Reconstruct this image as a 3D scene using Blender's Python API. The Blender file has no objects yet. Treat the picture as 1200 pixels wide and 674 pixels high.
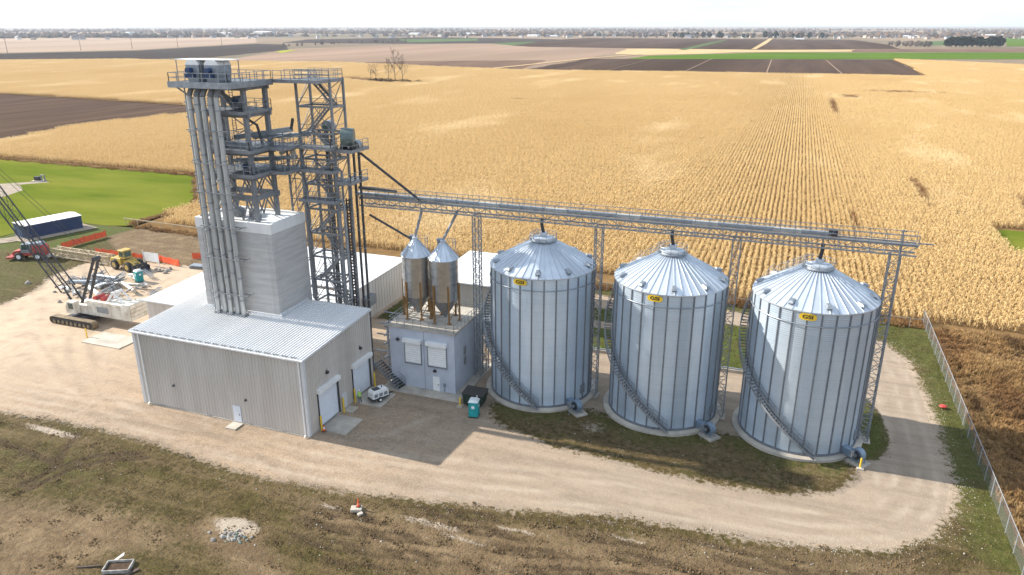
import bpy, bmesh, math, random
import numpy as np
from mathutils import Vector, Matrix, noise as mnoise
R = math.radians
random.seed(7)
S = bpy.context.scene
COL = S.collection

# ---------------------------------------------------------------- camera, sky, sun
cam_d = bpy.data.cameras.new("camera")
cam = bpy.data.objects.new("camera", cam_d)
COL.objects.link(cam)
cam.location = (0, 0, 45)
cam.rotation_euler = (R(90 - 19.49), 0, R(20.4))
cam_d.sensor_width = 36
cam_d.lens = 26.1
cam_d.clip_start = 1.0
cam_d.clip_end = 60000
S.camera = cam

SUN_EL = 31.6
W = bpy.data.worlds.new("World")
S.world = W
W.use_nodes = True
wn, wl = W.node_tree.nodes, W.node_tree.links
wn.clear()
sky = wn.new("ShaderNodeTexSky")
sky.sky_type = 'NISHITA'
sky.sun_disc = False
sky.sun_elevation = R(SUN_EL)
sky.sun_rotation = R(-90)
sky.altitude = 200
sky.air_density = 1.0
sky.dust_density = 1.0
sky.ozone_density = 1.5
# a thin veil of high cloud all over the sky
tc = wn.new("ShaderNodeTexCoord")
mp = wn.new("ShaderNodeMapping"); mp.inputs['Scale'].default_value = (1.2, 1.2, 9)
nz = wn.new("ShaderNodeTexNoise"); nz.inputs['Scale'].default_value = 1.6; nz.inputs['Detail'].default_value = 7
wl.new(tc.outputs['Generated'], mp.inputs['Vector']); wl.new(mp.outputs[0], nz.inputs['Vector'])
cr = wn.new("ShaderNodeMapRange"); cr.inputs['From Min'].default_value = 0.32; cr.inputs['From Max'].default_value = 0.68
cr.inputs['To Min'].default_value = 0.62; cr.inputs['To Max'].default_value = 0.92
wl.new(nz.outputs['Fac'], cr.inputs['Value'])
mx = wn.new("ShaderNodeMix"); mx.data_type = 'RGBA'
cl = wn.new("ShaderNodeTexNoise"); cl.inputs['Scale'].default_value = 2.6; cl.inputs['Detail'].default_value = 8; wl.new(mp.outputs[0], cl.inputs['Vector'])
cx_ = wn.new("ShaderNodeMix"); cx_.data_type = 'RGBA'; cx_.inputs['A'].default_value = (3.1, 4.0, 5.2, 1); cx_.inputs['B'].default_value = (4.7, 5.0, 5.4, 1)
clr = wn.new("ShaderNodeMapRange"); clr.inputs['From Min'].default_value = .35; clr.inputs['From Max'].default_value = .62
wl.new(cl.outputs['Fac'], clr.inputs['Value']); wl.new(clr.outputs[0], cx_.inputs['Factor']); wl.new(cx_.outputs['Result'], mx.inputs['B'])
wl.new(cr.outputs[0], mx.inputs['Factor']); wl.new(sky.outputs[0], mx.inputs['A'])
bg = wn.new("ShaderNodeBackground"); bg.inputs['Strength'].default_value = 0.135
wl.new(mx.outputs['Result'], bg.inputs['Color'])
wo = wn.new("ShaderNodeOutputWorld"); wl.new(bg.outputs[0], wo.inputs['Surface'])

sun_d = bpy.data.lights.new("sun", 'SUN')
sun_d.energy = 5.0
sun_d.angle = R(0.6)
sun_d.color = (1.0, 0.93, 0.82)
sun = bpy.data.objects.new("sun", sun_d)
COL.objects.link(sun)
sun.location = (-60, 40, 90)
sun_dir = Vector((math.cos(R(SUN_EL)), 0.02, -math.sin(R(SUN_EL))))
sun.rotation_euler = sun_dir.to_track_quat('-Z', 'Y').to_euler()

S.view_settings.view_transform = 'Standard'
S.view_settings.look = 'None'
S.view_settings.gamma = 1
S.view_settings.use_curve_mapping = False
S.view_settings.exposure = 1.0
S.render.engine = 'CYCLES'

# ---------------------------------------------------------------- materials
def mat(name, c1, c2=None, scale=1.0, rough=0.6, metal=0.0, bump=0.0, bscale=None, detail=5.0,
        rand=0.0, stretch=(1, 1, 1), world=True, contrast=(0.35, 0.65), spec=0.5, bdist=0.05, c3=None, scale3=0.1, rvar=0.0):
    m = bpy.data.materials.new(name); m.use_nodes = True
    n, l = m.node_tree.nodes, m.node_tree.links
    b = n['Principled BSDF']
    b.inputs['Roughness'].default_value = rough
    b.inputs['Metallic'].default_value = metal
    b.inputs['Specular IOR Level'].default_value = 0.0 if rough >= .88 else spec
    if c2 is None: c2 = tuple(x * 0.82 for x in c1)
    if world:
        src = n.new("ShaderNodeNewGeometry").outputs['Position']
    else:
        src = n.new("ShaderNodeTexCoord").outputs['Object']
    mp = n.new("ShaderNodeMapping"); mp.inputs['Scale'].default_value = stretch
    l.new(src, mp.inputs['Vector'])
    t = n.new("ShaderNodeTexNoise"); t.inputs['Scale'].default_value = scale; t.inputs['Detail'].default_value = detail
    t.inputs['Roughness'].default_value = 0.62
    l.new(mp.outputs[0], t.inputs['Vector'])
    mr = n.new("ShaderNodeMapRange"); mr.inputs['From Min'].default_value = contrast[0]; mr.inputs['From Max'].default_value = contrast[1]
    l.new(t.outputs['Fac'], mr.inputs['Value'])
    mx = n.new("ShaderNodeMix"); mx.data_type = 'RGBA'
    mx.inputs['A'].default_value = (*c1, 1); mx.inputs['B'].default_value = (*c2, 1)
    l.new(mr.outputs[0], mx.inputs['Factor'])
    out = mx.outputs['Result']
    if c3 is not None:
        t3 = n.new("ShaderNodeTexNoise"); t3.inputs['Scale'].default_value = scale3; t3.inputs['Detail'].default_value = 4
        l.new(mp.outputs[0], t3.inputs['Vector'])
        m3 = n.new("ShaderNodeMapRange"); m3.inputs['From Min'].default_value = 0.45; m3.inputs['From Max'].default_value = 0.7
        l.new(t3.outputs['Fac'], m3.inputs['Value'])
        x3 = n.new("ShaderNodeMix"); x3.data_type = 'RGBA'
        x3.inputs['B'].default_value = (*c3, 1)
        l.new(out, x3.inputs['A']); l.new(m3.outputs[0], x3.inputs['Factor'])
        out = x3.outputs['Result']
    if rand:
        oi = n.new("ShaderNodeObjectInfo")
        rr = n.new("ShaderNodeMapRange"); rr.inputs['To Min'].default_value = 1 - rand; rr.inputs['To Max'].default_value = 1 + rand
        l.new(oi.outputs['Random'], rr.inputs['Value'])
        vm = n.new("ShaderNodeVectorMath"); vm.operation = 'SCALE'
        l.new(out, vm.inputs[0]); l.new(rr.outputs[0], vm.inputs['Scale'])
        out = vm.outputs[0]
    l.new(out, b.inputs['Base Color'])
    if rvar:
        rv = n.new("ShaderNodeMapRange"); rv.inputs['To Min'].default_value = rough - rvar; rv.inputs['To Max'].default_value = rough + rvar
        l.new(t.outputs['Fac'], rv.inputs['Value']); l.new(rv.outputs[0], b.inputs['Roughness'])
    if bump:
        t2 = n.new("ShaderNodeTexNoise"); t2.inputs['Scale'].default_value = bscale or scale * 3; t2.inputs['Detail'].default_value = 6
        l.new(mp.outputs[0], t2.inputs['Vector'])
        bp = n.new("ShaderNodeBump"); bp.inputs['Strength'].default_value = bump; bp.inputs['Distance'].default_value = bdist
        l.new(t2.outputs['Fac'], bp.inputs['Height']); l.new(bp.outputs[0], b.inputs['Normal'])
    return m

class K: pass
m = K()
m.steel = mat("steel_galvanised_dull", (0.235, 0.245, 0.26), (0.165, 0.175, 0.19), 2.5, 0.55, 0.2)
m.steel_light = mat("steel_galvanised_light", (0.30, 0.33, 0.36), (0.21, 0.235, 0.265), 2.0, 0.45, 0.55)
m.spout = mat("spout_zinc", (0.44, 0.45, 0.445), (0.32, 0.335, 0.34), 1.3, 0.45, 0.4, stretch=(1, 1, .25))
m.dark = mat("steel_dark", (0.045, 0.047, 0.055), None, 3, 0.5, 0.3)
m.grate = mat("steel_grating", (0.13, 0.145, 0.16), (0.09, 0.10, 0.115), 4, 0.6, 0.3)
m.concrete = mat("concrete_slab", (0.46, 0.415, 0.35), (0.36, 0.32, 0.265), 0.9, 0.85, bump=0.3, bscale=8, c3=(0.27, 0.25, 0.22), scale3=0.35)
m.white = mat("white_paint", (0.74, 0.74, 0.73), (0.66, 0.66, 0.65), 1.5, 0.5)
m.trim = mat("trim_pale_metal", (0.62, 0.63, 0.64), (0.55, 0.56, 0.575), 2, 0.45, 0.1)
m.door = mat("door_white_metal", (0.68, 0.71, 0.76), (0.62, 0.65, 0.70), 1.2, 0.45)
m.wall_tan = mat("siding_stone_grey", (0.53, 0.495, 0.455), (0.48, 0.445, 0.405), 0.7, 0.5, stretch=(1, 1, .12), c3=(0.43, 0.395, 0.355), scale3=0.4)
m.roof_white = mat("roof_pale_metal", (0.64, 0.64, 0.635), (0.57, 0.57, 0.57), 0.35, 0.5, 0.0, stretch=(1, .12, 1))
m.block = mat("wall_pale_grey_render", (0.44, 0.47, 0.53), (0.40, 0.43, 0.485), 0.8, 0.8, c3=(0.36, 0.385, 0.435), scale3=0.5)
m.yellow = mat("paint_safety_yellow", (0.75, 0.50, 0.03), (0.62, 0.40, 0.02), 4, 0.5)
m.orange = mat("mesh_orange", (0.86, 0.13, 0.04), (0.68, 0.09, 0.03), 2.5, 0.6)
m.rust = mat("legs_brown_primer", (0.26, 0.135, 0.035), (0.17, 0.085, 0.025), 3, 0.65)
m.stainless = mat("hopper_sheet", (0.50, 0.50, 0.49), (0.40, 0.40, 0.395), 1.2, 0.30, 0.9, rvar=0.05)
m.hopper = mat("hopper_cone_sheet", (0.33, 0.35, 0.37), (0.26, 0.28, 0.30), 1.5, 0.4, 0.75)
m.teal = mat("plastic_teal", (0.012, 0.30, 0.31), (0.010, 0.24, 0.25), 2, 0.45)
m.plastic_pale = mat("plastic_pale", (0.62, 0.66, 0.66), None, 2, 0.5)
m.green_dark = mat("dumpster_green", (0.016, 0.045, 0.03), (0.01, 0.028, 0.02), 2, 0.5)
m.rubber = mat("rubber", (0.022, 0.021, 0.02), (0.05, 0.044, 0.036), 3, 0.85)
m.glass = mat("glass_dark", (0.03, 0.05, 0.05), (0.05, 0.09, 0.07), 2, 0.12)
m.blue = mat("container_blue", (0.014, 0.045, 0.125), (0.010, 0.033, 0.09), 1.2, 0.5)
m.red = mat("paint_red", (0.46, 0.038, 0.028), (0.34, 0.03, 0.022), 2, 0.5, c3=(0.24, 0.10, 0.07), scale3=1.3)
m.ivory = mat("paint_ivory", (0.68, 0.65, 0.57), (0.54, 0.50, 0.43), 1.5, 0.6, c3=(0.42, 0.37, 0.30), scale3=0.8)
m.track = mat("track_steel_dusty", (0.27, 0.20, 0.11), (0.13, 0.10, 0.07), 2, 0.8)
m.loader = mat("paint_machine_yellow", (0.50, 0.34, 0.05), (0.36, 0.24, 0.045), 2, 0.6, c3=(0.25, 0.185, 0.09), scale3=1.1)
m.boomtan = mat("boom_tan", (0.50, 0.40, 0.26), (0.38, 0.30, 0.20), 2, 0.6)
m.rubble = mat("rubble_concrete", (0.40, 0.37, 0.33), (0.22, 0.20, 0.18), 2.5, 0.9, rand=0.25)
m.skin = mat("skin", (0.45, 0.28, 0.20), None, 3, 0.6)
m.hivis = mat("vest_hivis", (0.30, 0.55, 0.06), (0.25, 0.46, 0.05), 4, 0.7)
m.jeans = mat("trousers_dark_blue", (0.03, 0.045, 0.08), None, 4, 0.8)
m.hat = mat("hard_hat", (0.7, 0.7, 0.66), None, 4, 0.4)
m.green_tarp = mat("pallet_green", (0.10, 0.22, 0.13), None, 2, 0.6)
m.black = mat("print_black", (0.012, 0.012, 0.012), None, 5, 0.5)
m.bark = mat("bark_grey", (0.115, 0.09, 0.075), (0.075, 0.06, 0.05), 3, 0.9)

def add_lines(mt, axis, period, width, dark, soft=0.3, base_noise=True):
    """darken thin joints repeated along a world axis (board marks, sheet seams)"""
    n, l = mt.node_tree.nodes, mt.node_tree.links
    b = n['Principled BSDF']
    src = b.inputs['Base Color'].links[0].from_socket
    g = n.new("ShaderNodeNewGeometry"); s = n.new("ShaderNodeSeparateXYZ"); l.new(g.outputs['Position'], s.inputs[0])
    d = n.new("ShaderNodeMath"); d.operation = 'DIVIDE'; d.inputs[1].default_value = period
    l.new(s.outputs[axis], d.inputs[0])
    f = n.new("ShaderNodeMath"); f.operation = 'FRACT'; l.new(d.outputs[0], f.inputs[0])
    c = n.new("ShaderNodeMath"); c.operation = 'COMPARE'; c.inputs[1].default_value = 0.5; c.inputs[2].default_value = width / period / 2
    l.new(f.outputs[0], c.inputs[0])
    fl = n.new("ShaderNodeMath"); fl.operation = 'FLOOR'; l.new(d.outputs[0], fl.inputs[0])
    wnz = n.new("ShaderNodeTexWhiteNoise"); wnz.noise_dimensions = '1D'; l.new(fl.outputs[0], wnz.inputs['W'])
    mr = n.new("ShaderNodeMapRange"); mr.inputs['To Min'].default_value = 1 - soft; mr.inputs['To Max'].default_value = 1
    l.new(wnz.outputs['Value'], mr.inputs['Value'])
    ml = n.new("ShaderNodeMath"); ml.operation = 'MULTIPLY_ADD'; ml.inputs[1].default_value = -dark
    l.new(c.outputs[0], ml.inputs[0]); l.new(mr.outputs[0], ml.inputs[2])
    v = n.new("ShaderNodeVectorMath"); v.operation = 'SCALE'; l.new(src, v.inputs[0]); l.new(ml.outputs[0], v.inputs['Scale'])
    l.new(v.outputs[0], b.inputs['Base Color'])
    return mt

# cast concrete with board and pour marks
m.cast = mat("concrete_cast", (0.46, 0.45, 0.435), (0.40, 0.39, 0.38), 0.5, 0.85, stretch=(1, 1, 7), bump=0.25, bscale=3, c3=(0.365, 0.36, 0.355), scale3=0.3)
add_lines(m.cast, 'Z', 0.27, 0.05, 0.10, 0.10)
m.cast_white = mat("concrete_cap_white", (0.66, 0.66, 0.655), (0.58, 0.58, 0.575), 0.6, 0.7, stretch=(1, 1, .3))
# bin wall: galvanised, corrugated, horizontal sheet seams
m.binwall = mat("bin_galvanised", (0.57, 0.65, 0.725), (0.47, 0.555, 0.64), 0.6, 0.45, 0.5, rand=0.17, stretch=(1, 1, .18), rvar=0.09, c3=(0.42, 0.51, 0.605), scale3=0.25)
add_lines(m.binwall, 'Z', 1.12, 0.045, 0.12, 0.05)
def corrug(mt, period, strength):
    n, l = mt.node_tree.nodes, mt.node_tree.links
    b = n['Principled BSDF']
    g = n.new("ShaderNodeNewGeometry")
    w = n.new("ShaderNodeTexWave"); w.bands_direction = 'Z'; w.inputs['Scale'].default_value = 1 / period * (2 * math.pi) / 20 
    l.new(g.outputs['Position'], w.inputs['Vector'])
    bp = n.new("ShaderNodeBump"); bp.inputs['Strength'].default_value = strength; bp.inputs['Distance'].default_value = 0.02
    l.new(w.outputs['Fac'], bp.inputs['Height']); l.new(bp.outputs[0], b.inputs['Normal'])
corrug(m.binwall, 0.24, 0.6)
m.binroof = mat("bin_roof_galvanised", (0.53, 0.58, 0.635), (0.46, 0.51, 0.57), 0.7, 0.40, 0.5, rand=0.10, rvar=0.06)
m.binstiff = mat("bin_stiffener", (0.20, 0.22, 0.245), (0.15, 0.165, 0.19), 1.5, 0.5, 0.5)
m.chain = mat("fence_mesh_grey", (0.33, 0.34, 0.35), (0.27, 0.28, 0.29), 3, 0.5, 0.3)

# ---------------------------------------------------------------- mesh helpers
ORG = {}
class MB:
    def __init__(s): s.v = []; s.f = []; s.smooth = False
    def add(s, vs, fs):
        o = len(s.v); s.v.extend([tuple(v) for v in vs]); s.f.extend([tuple(i + o for i in f) for f in fs]); return s
    def box(s, x0, x1, y0, y1, z0, z1):
        return s.add([(x0,y0,z0),(x1,y0,z0),(x1,y1,z0),(x0,y1,z0),(x0,y0,z1),(x1,y0,z1),(x1,y1,z1),(x0,y1,z1)],
                     [(0,3,2,1),(4,5,6,7),(0,1,5,4),(1,2,6,5),(2,3,7,6),(3,0,4,7)])
    def obox(s, c, sx, sy, sz, rz=0):
        ca, sa = math.cos(rz), math.sin(rz); vs = []
        for z in (-sz/2, sz/2):
            for x, y in ((-sx/2,-sy/2),(sx/2,-sy/2),(sx/2,sy/2),(-sx/2,sy/2)):
                vs.append((c[0]+x*ca-y*sa, c[1]+x*sa+y*ca, c[2]+z))
        return s.add(vs, [(0,3,2,1),(4,5,6,7),(0,1,5,4),(1,2,6,5),(2,3,7,6),(3,0,4,7)])
    def bar(s, p, q, w, h=None, up=(0,0,1)):
        p, q = Vector(p), Vector(q); h = h or w; d = (q - p)
        if d.length < 1e-6: return s
        d.normalize(); u = Vector(up)
        if abs(d.dot(u)) > 0.98: u = Vector((1, 0, 0))
        a = d.cross(u).normalized(); b = a.cross(d).normalized()
        vs = []
        for e in (p, q):
            for i, j in ((-1,-1),(1,-1),(1,1),(-1,1)): vs.append(e + a*(i*w/2) + b*(j*h/2))
        return s.add(vs, [(0,1,2,3),(7,6,5,4),(0,4,5,1),(1,5,6,2),(2,6,7,3),(3,7,4,0)])
    def tube(s, pts, r, n=8, cap=True):
        pts = [Vector(p) for p in pts]; rs = r if isinstance(r, (list, tuple)) else [r]*len(pts)
        rings = []; prev = None
        for i, p in enumerate(pts):
            d = (pts[min(i+1, len(pts)-1)] - pts[max(i-1, 0)]).normalized()
            u = Vector((0,0,1)) if abs(d.z) < 0.95 else Vector((1,0,0))
            if prev is not None:
                a = (prev - d*prev.dot(d)).normalized()
            else: a = d.cross(u).normalized()
            prev = a; b = d.cross(a).normalized()
            rings.append([p + a*(rs[i]*math.cos(t*2*math.pi/n)) + b*(rs[i]*math.sin(t*2*math.pi/n)) for t in range(n)])
        vs = [v for rg in rings for v in rg]; fs = []
        for i in range(len(pts)-1):
            for t in range(n):
                fs.append((i*n+t, i*n+(t+1)%n, (i+1)*n+(t+1)%n, (i+1)*n+t))
        if cap: fs.append(tuple(range(n))[::-1]); fs.append(tuple((len(pts)-1)*n+t for t in range(n)))
        return s.add(vs, fs)
    def lathe(s, c, prof, n=24, a0=0, a1=2*math.pi):
        full = abs(a1-a0-2*math.pi) < 1e-6; k = n if full else n+1
        vs = []; fs = []
        for r, z in prof:
            for t in range(k):
                a = a0 + (a1-a0)*t/n; vs.append((c[0]+r*math.cos(a), c[1]+r*math.sin(a), c[2]+z))
        for i in range(len(prof)-1):
            for t in range(n):
                t2 = (t+1) % k
                fs.append((i*k+t, i*k+t2, (i+1)*k+t2, (i+1)*k+t))
        return s.add(vs, fs)
    def prism(s, poly, z0, z1):
        n = len(poly)
        return s.add([(x,y,z0) for x,y in poly] + [(x,y,z1) for x,y in poly],
              [tuple(range(n))[::-1], tuple(range(n,2*n))] + [(i,(i+1)%n,n+(i+1)%n,n+i) for i in range(n)])
    def xprism(s, poly, x0, x1):   # poly in (y,z), extruded along x
        n = len(poly)
        return s.add([(x0,y,z) for y,z in poly] + [(x1,y,z) for y,z in poly],
              [tuple(range(n))[::-1], tuple(range(n,2*n))] + [(i,(i+1)%n,n+(i+1)%n,n+i) for i in range(n)])
    def yprism(s, poly, y0, y1):   # poly in (x,z), extruded along y
        n = len(poly)
        return s.add([(x,y0,z) for x,z in poly] + [(x,y1,z) for x,z in poly],
              [tuple(range(n))[::-1], tuple(range(n,2*n))] + [(i,(i+1)%n,n+(i+1)%n,n+i) for i in range(n)])
    def build(s, name, material, parent=None, smooth=False, kind=None, fix=True):
        o0 = Vector(ORG.get(parent.name, (0,0,0))) if parent else Vector((0,0,0))
        me = bpy.data.meshes.new(name)
        me.from_pydata([(v[0]-o0.x, v[1]-o0.y, v[2]-o0.z) for v in s.v], [], s.f)
        if fix:
            bm = bmesh.new(); bm.from_mesh(me); bmesh.ops.recalc_face_normals(bm, faces=bm.faces); bm.to_mesh(me); bm.free()
        if smooth:
            me.polygons.foreach_set('use_smooth', [True]*len(me.polygons))
            if smooth != 'all':
                try: me.set_sharp_from_angle(angle=R(38))
                except Exception: pass
        me.materials.append(material); me.update()
        ob = bpy.data.objects.new(name, me); COL.objects.link(ob)
        if parent:
            ob.parent = parent; ORG[ob.name] = tuple(o0)
        if kind: ob['kind'] = kind
        return ob

def tag(o, label=None, cat=None, group=None, kind=None):
    if label: o['label'] = label
    if cat: o['category'] = cat
    if group: o['group'] = group
    if kind: o['kind'] = kind
    return o
def thing(name, label, cat, loc=(0,0,0), group=None):
    o = bpy.data.objects.new(name, None); COL.objects.link(o)
    o.location = loc; o.empty_display_size = 0.5; ORG[o.name] = tuple(loc)
    return tag(o, label, cat, group)
def copy_tree(o, loc=None, rz=None, label=None, parent=None, scale=None):
    c = o.copy(); COL.objects.link(c)
    if parent: c.parent = parent
    if loc is not None: c.location = loc
    if rz is not None: c.rotation_euler = (0,0,rz)
    if scale is not None: c.scale = scale
    if label: c['label'] = label
    for ch in list(o.children): copy_tree(ch, parent=c)
    return c
def share(src, parent, loc=(0,0,0), rz=0.0, name=None):
    c = src.copy(); COL.objects.link(c); c.parent = parent; c.location = loc; c.rotation_euler = (0,0,rz)
    if name: c.name = name
    return c

def railing(mb, pts, h=1.07, sp=1.6, r=0.05, mids=1, posts=True):
    for p, q in zip(pts[:-1], pts[1:]):
        p, q = Vector(p), Vector(q); L = (q-p).length; n = max(1, round(L/sp))
        for k in range(1, mids+2):
            z = Vector((0,0,h*k/(mids+1))); mb.bar(p+z, q+z, r)
        if posts:
            for i in range(n+1):
                b = p.lerp(q, i/n); mb.bar(b, b+Vector((0,0,h)), r*1.05)
    return mb
def lattice(mb, p, q, w, d, n, ch=0.09, br=0.05, up=(0,0,1), skip=()):
    """four chords with zig-zag bracing on all four sides"""
    p, q = Vector(p), Vector(q); ax = (q-p).normalized(); u = Vector(up)
    if abs(ax.dot(u)) > 0.98: u = Vector((0,1,0))
    a = ax.cross(u).normalized(); b = a.cross(ax).normalized()
    cs = [a*(i*w/2)+b*(j*d/2) for i, j in ((-1,-1),(1,-1),(1,1),(-1,1))]
    for c in cs: mb.bar(p+c, q+c, ch)
    for k in range(n):
        e0, e1 = p.lerp(q, k/n), p.lerp(q, (k+1)/n)
        for f in range(4):
            c0, c1 = cs[f], cs[(f+1) % 4]
            if k % 2: c0, c1 = c1, c0
            mb.bar(e0+c0, e1+c1, br); mb.bar(e1+cs[f], e1+cs[(f+1)%4], br)
    return mb
def flight(mb, tr, p, q, width, side, n=None, rail=True, h=1.0):
    """stair flight: stringers into mb, treads into tr"""
    p, q = Vector(p), Vector(q); s = Vector(side).normalized()*width/2
    for k in (-1, 1):
        mb.bar(p+s*k, q+s*k, 0.06, 0.26)
        if rail:
            for hh in (h*0.5, h): mb.bar(p+s*k+Vector((0,0,hh)), q+s*k+Vector((0,0,hh)), 0.05)
            for i in range(4):
                b = p.lerp(q, i/3)+s*k; mb.bar(b, b+Vector((0,0,h)), 0.05)
    n = n or max(3, round(abs(q.z-p.z)/0.25))
    run = Vector((q.x-p.x, q.y-p.y, 0)); rl = run.length/n; run.normalize()
    for i in range(n):
        c = p.lerp(q, (i+0.5)/n)
        tr.bar(c-s*0.96, c+s*0.96, max(0.2, rl*0.95), 0.04)
def fine_bevel(o, w=0.03, seg=1):
    b = o.modifiers.new('bevel', 'BEVEL'); b.width = w; b.segments = seg; b.limit_method = 'ANGLE'
    return o
def flat(o):
    """apply modifiers so that the mesh itself carries the shape"""
    dg = bpy.context.evaluated_depsgraph_get(); me = bpy.data.meshes.new_from_object(o.evaluated_get(dg))
    o.modifiers.clear(); o.data = me
    return o
# ---------------------------------------------------------------- terrain: far land and fields
def sheet(name, poly, z, material, kind='structure', div=None):
    me = bpy.data.meshes.new(name)
    me.from_pydata([(x, y, z) for x, y in poly], [], [tuple(range(len(poly)))])
    bm = bmesh.new(); bm.from_mesh(me)
    bmesh.ops.triangulate(bm, faces=bm.faces[:])
    bmesh.ops.recalc_face_normals(bm, faces=bm.faces)
    for f in bm.faces:
        if f.normal.z < 0: f.normal_flip()
    bm.to_mesh(me); bm.free()
    me.materials.append(material)
    o = bpy.data.objects.new(name, me); COL.objects.link(o); o['kind'] = kind
    return o

m.land = mat("farmland_far", (0.27, 0.20, 0.135), (0.18, 0.135, 0.10), 0.0022, 0.95, stretch=(1, .5, 1), c3=(0.13, 0.12, 0.085), scale3=0.0012)
m.f_pink = mat("field_stubble_pinkish", (0.29, 0.205, 0.150), (0.235, 0.165, 0.12), 0.012, 0.95, stretch=(1, .12, 1), c3=(0.20, 0.145, 0.105), scale3=0.004)
m.f_pale = mat("field_stubble_pale", (0.38, 0.29, 0.215), (0.29, 0.215, 0.165), 0.008, 0.95, stretch=(1, .15, 1), c3=(0.24, 0.18, 0.14), scale3=0.003)
m.f_dark = mat("field_ploughed_dark", (0.060, 0.041, 0.032), (0.095, 0.064, 0.047), 0.035, 0.95, stretch=(1, .06, 1), c3=(0.042, 0.027, 0.019), scale3=0.006)
m.f_slate = mat("field_ploughed_slate", (0.045, 0.037, 0.034), (0.060, 0.048, 0.042), 0.02, 0.95, stretch=(1, .1, 1))
m.f_brown = mat("field_brown", (0.16, 0.105, 0.075), (0.12, 0.08, 0.06), 0.02, 0.95, stretch=(1, .1, 1))
m.f_green = mat("field_winter_crop", (0.060, 0.115, 0.010), (0.085, 0.14, 0.016), 0.012, 0.9, stretch=(.3, 1, 1))
m.f_green2 = mat("field_green_dull", (0.07, 0.115, 0.045), (0.085, 0.12, 0.05), 0.01, 0.9)
m.f_tan = mat("field_tan", (0.46, 0.335, 0.185), (0.40, 0.285, 0.15), 0.02, 0.95, stretch=(1, .1, 1))
m.f_yellow = mat("field_yellow_green", (0.30, 0.30, 0.05), None, 0.02, 0.9)
m.track_pale = mat("farm_track", (0.40, 0.32, 0.22), (0.33, 0.26, 0.18), 0.05, 0.95)
m.plough = mat("field_ploughed_near", (0.095, 0.064, 0.047), (0.055, 0.038, 0.029), 0.55, 0.95, stretch=(1.0, .035, 1), bump=0.9, bscale=0.8, bdist=0.5, c3=(0.11, 0.073, 0.052), scale3=0.10)
m.lawn = mat("lawn_grass", (0.115, 0.140, 0.017), (0.078, 0.108, 0.012), 0.14, 0.9, bump=0.6, bscale=2.5, bdist=0.2, c3=(0.165, 0.165, 0.030), scale3=0.045, stretch=(.35, 1, 1))
m.soil = mat("soil_under_corn", (0.20, 0.125, 0.055), (0.13, 0.08, 0.038), 0.4, 0.95)

big = MB(); big.add([(-16000,-2000,-0.6),(16000,-2000,-0.6),(16000,26000,-0.6),(-16000,26000,-0.6)], [(0,1,2,3)])
big.build('ground', m.land, kind='structure')
FAR = [
    ('stubble_field', [(-715,809),(-816,1022),(-958,1305),(-895,1693),(-662,1780),(-335,1666),(-285,1082),(-281,756),(-435,821),(-557,844)], m.f_pink),
    ('brown_field', [(-554,821),(-487,920),(-325,1008),(-276,758),(-426,803)], m.f_brown),
    ('stubble_field', [(-2871,1680),(-2632,1941),(-2211,2294),(-1979,2488),(-1364,1713),(-1202,1156),(-1293,948),(-1433,832)], m.f_pale),
    ('ploughed_field', [(-1392,808),(-1254,919),(-1162,1117),(-1302,1635),(-1177,1588),(-928,1258),(-821,930),(-870,819),(-999,730),(-1132,655)], m.f_slate),
    ('ploughed_field', [(-2777,2260),(-2240,2162),(-2026,2711),(-2380,3185),(-3041,2939),(-4439,2808),(-3452,2181)], m.f_slate),
    ('ploughed_field', [(-1301,1737),(-1529,2179),(-1362,2718),(-898,2586),(-623,2362),(-561,2124),(-708,1905),(-956,1763)], m.f_slate),
    ('crop_field', [(-1253,2282),(-1066,2524),(-921,2181),(-1005,1902)], m.f_green2),
    ('crop_field', [(-760,1886),(-703,2262),(-623,2362),(-555,2014),(-590,1643)], m.f_green2),
    ('ploughed_field', [(-277,758),(-281,1068),(123,1189),(117,986),(110,794),(-28,790),(-150,774)], m.f_dark),
    ('crop_field', [(-231,1093),(-222,1206),(-143,1312),(-54,1418),(524,1624),(427,1316),(125,1204),(-223,1083)], m.f_green),
    ('ploughed_field', [(-634,1705),(-748,2316),(-725,2745),(150,2725),(193,2098),(182,1711),(-61,1581),(-292,1583),(-561,1617)], m.f_dark),
    ('stubble_field', [(-327,1540),(-290,1571),(-60,1570),(188,1702),(174,1564),(-110,1410),(-145,1332),(-228,1241),(-288,1258)], m.f_tan),
    ('crop_field', [(301,2505),(475,2800),(407,2178),(255,1996)], m.f_green2),
    ('crop_field', [(705,3379),(1241,3802),(697,2122),(429,2022)], m.f_green),
    ('brown_field', [(95,1679),(646,1964),(546,1655),(85,1502)], m.f_brown),
    ('grass_patch', [(-891,1167),(-918,1245),(-882,1221),(-831,1107)], m.f_yellow),
    ('grass_strip', [(-223,1520),(-235,2133),(-231,2508),(-221,2512),(-212,2040),(-207,1499)], m.f_green2),
    ('grass_strip', [(-93,1597),(-101,2183),(-111,2916),(-99,2920),(-86,2087),(-84,1595)], m.f_tan),
]
def ragged(poly, step, amp, seed=0):
    out = []
    for (x0, y0), (x1, y1) in zip(poly, poly[1:]+poly[:1]):
        L = math.hypot(x1-x0, y1-y0); n = max(1, int(L/step)); nx_, ny_ = -(y1-y0)/L, (x1-x0)/L
        for k in range(n):
            f = k/n; d = amp*mnoise.noise(Vector((x0+(x1-x0)*f, y0+(y1-y0)*f, seed))*.021)*1.6 if k else 0
            out.append((x0+(x1-x0)*f+nx_*d, y0+(y1-y0)*f+ny_*d))
    return out
for i, (nm, poly, mt) in enumerate(FAR): sheet(nm, ragged(poly, 22, 4.5, i) if 'strip' not in nm else poly, -0.52 + 0.02*i, mt)
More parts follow.
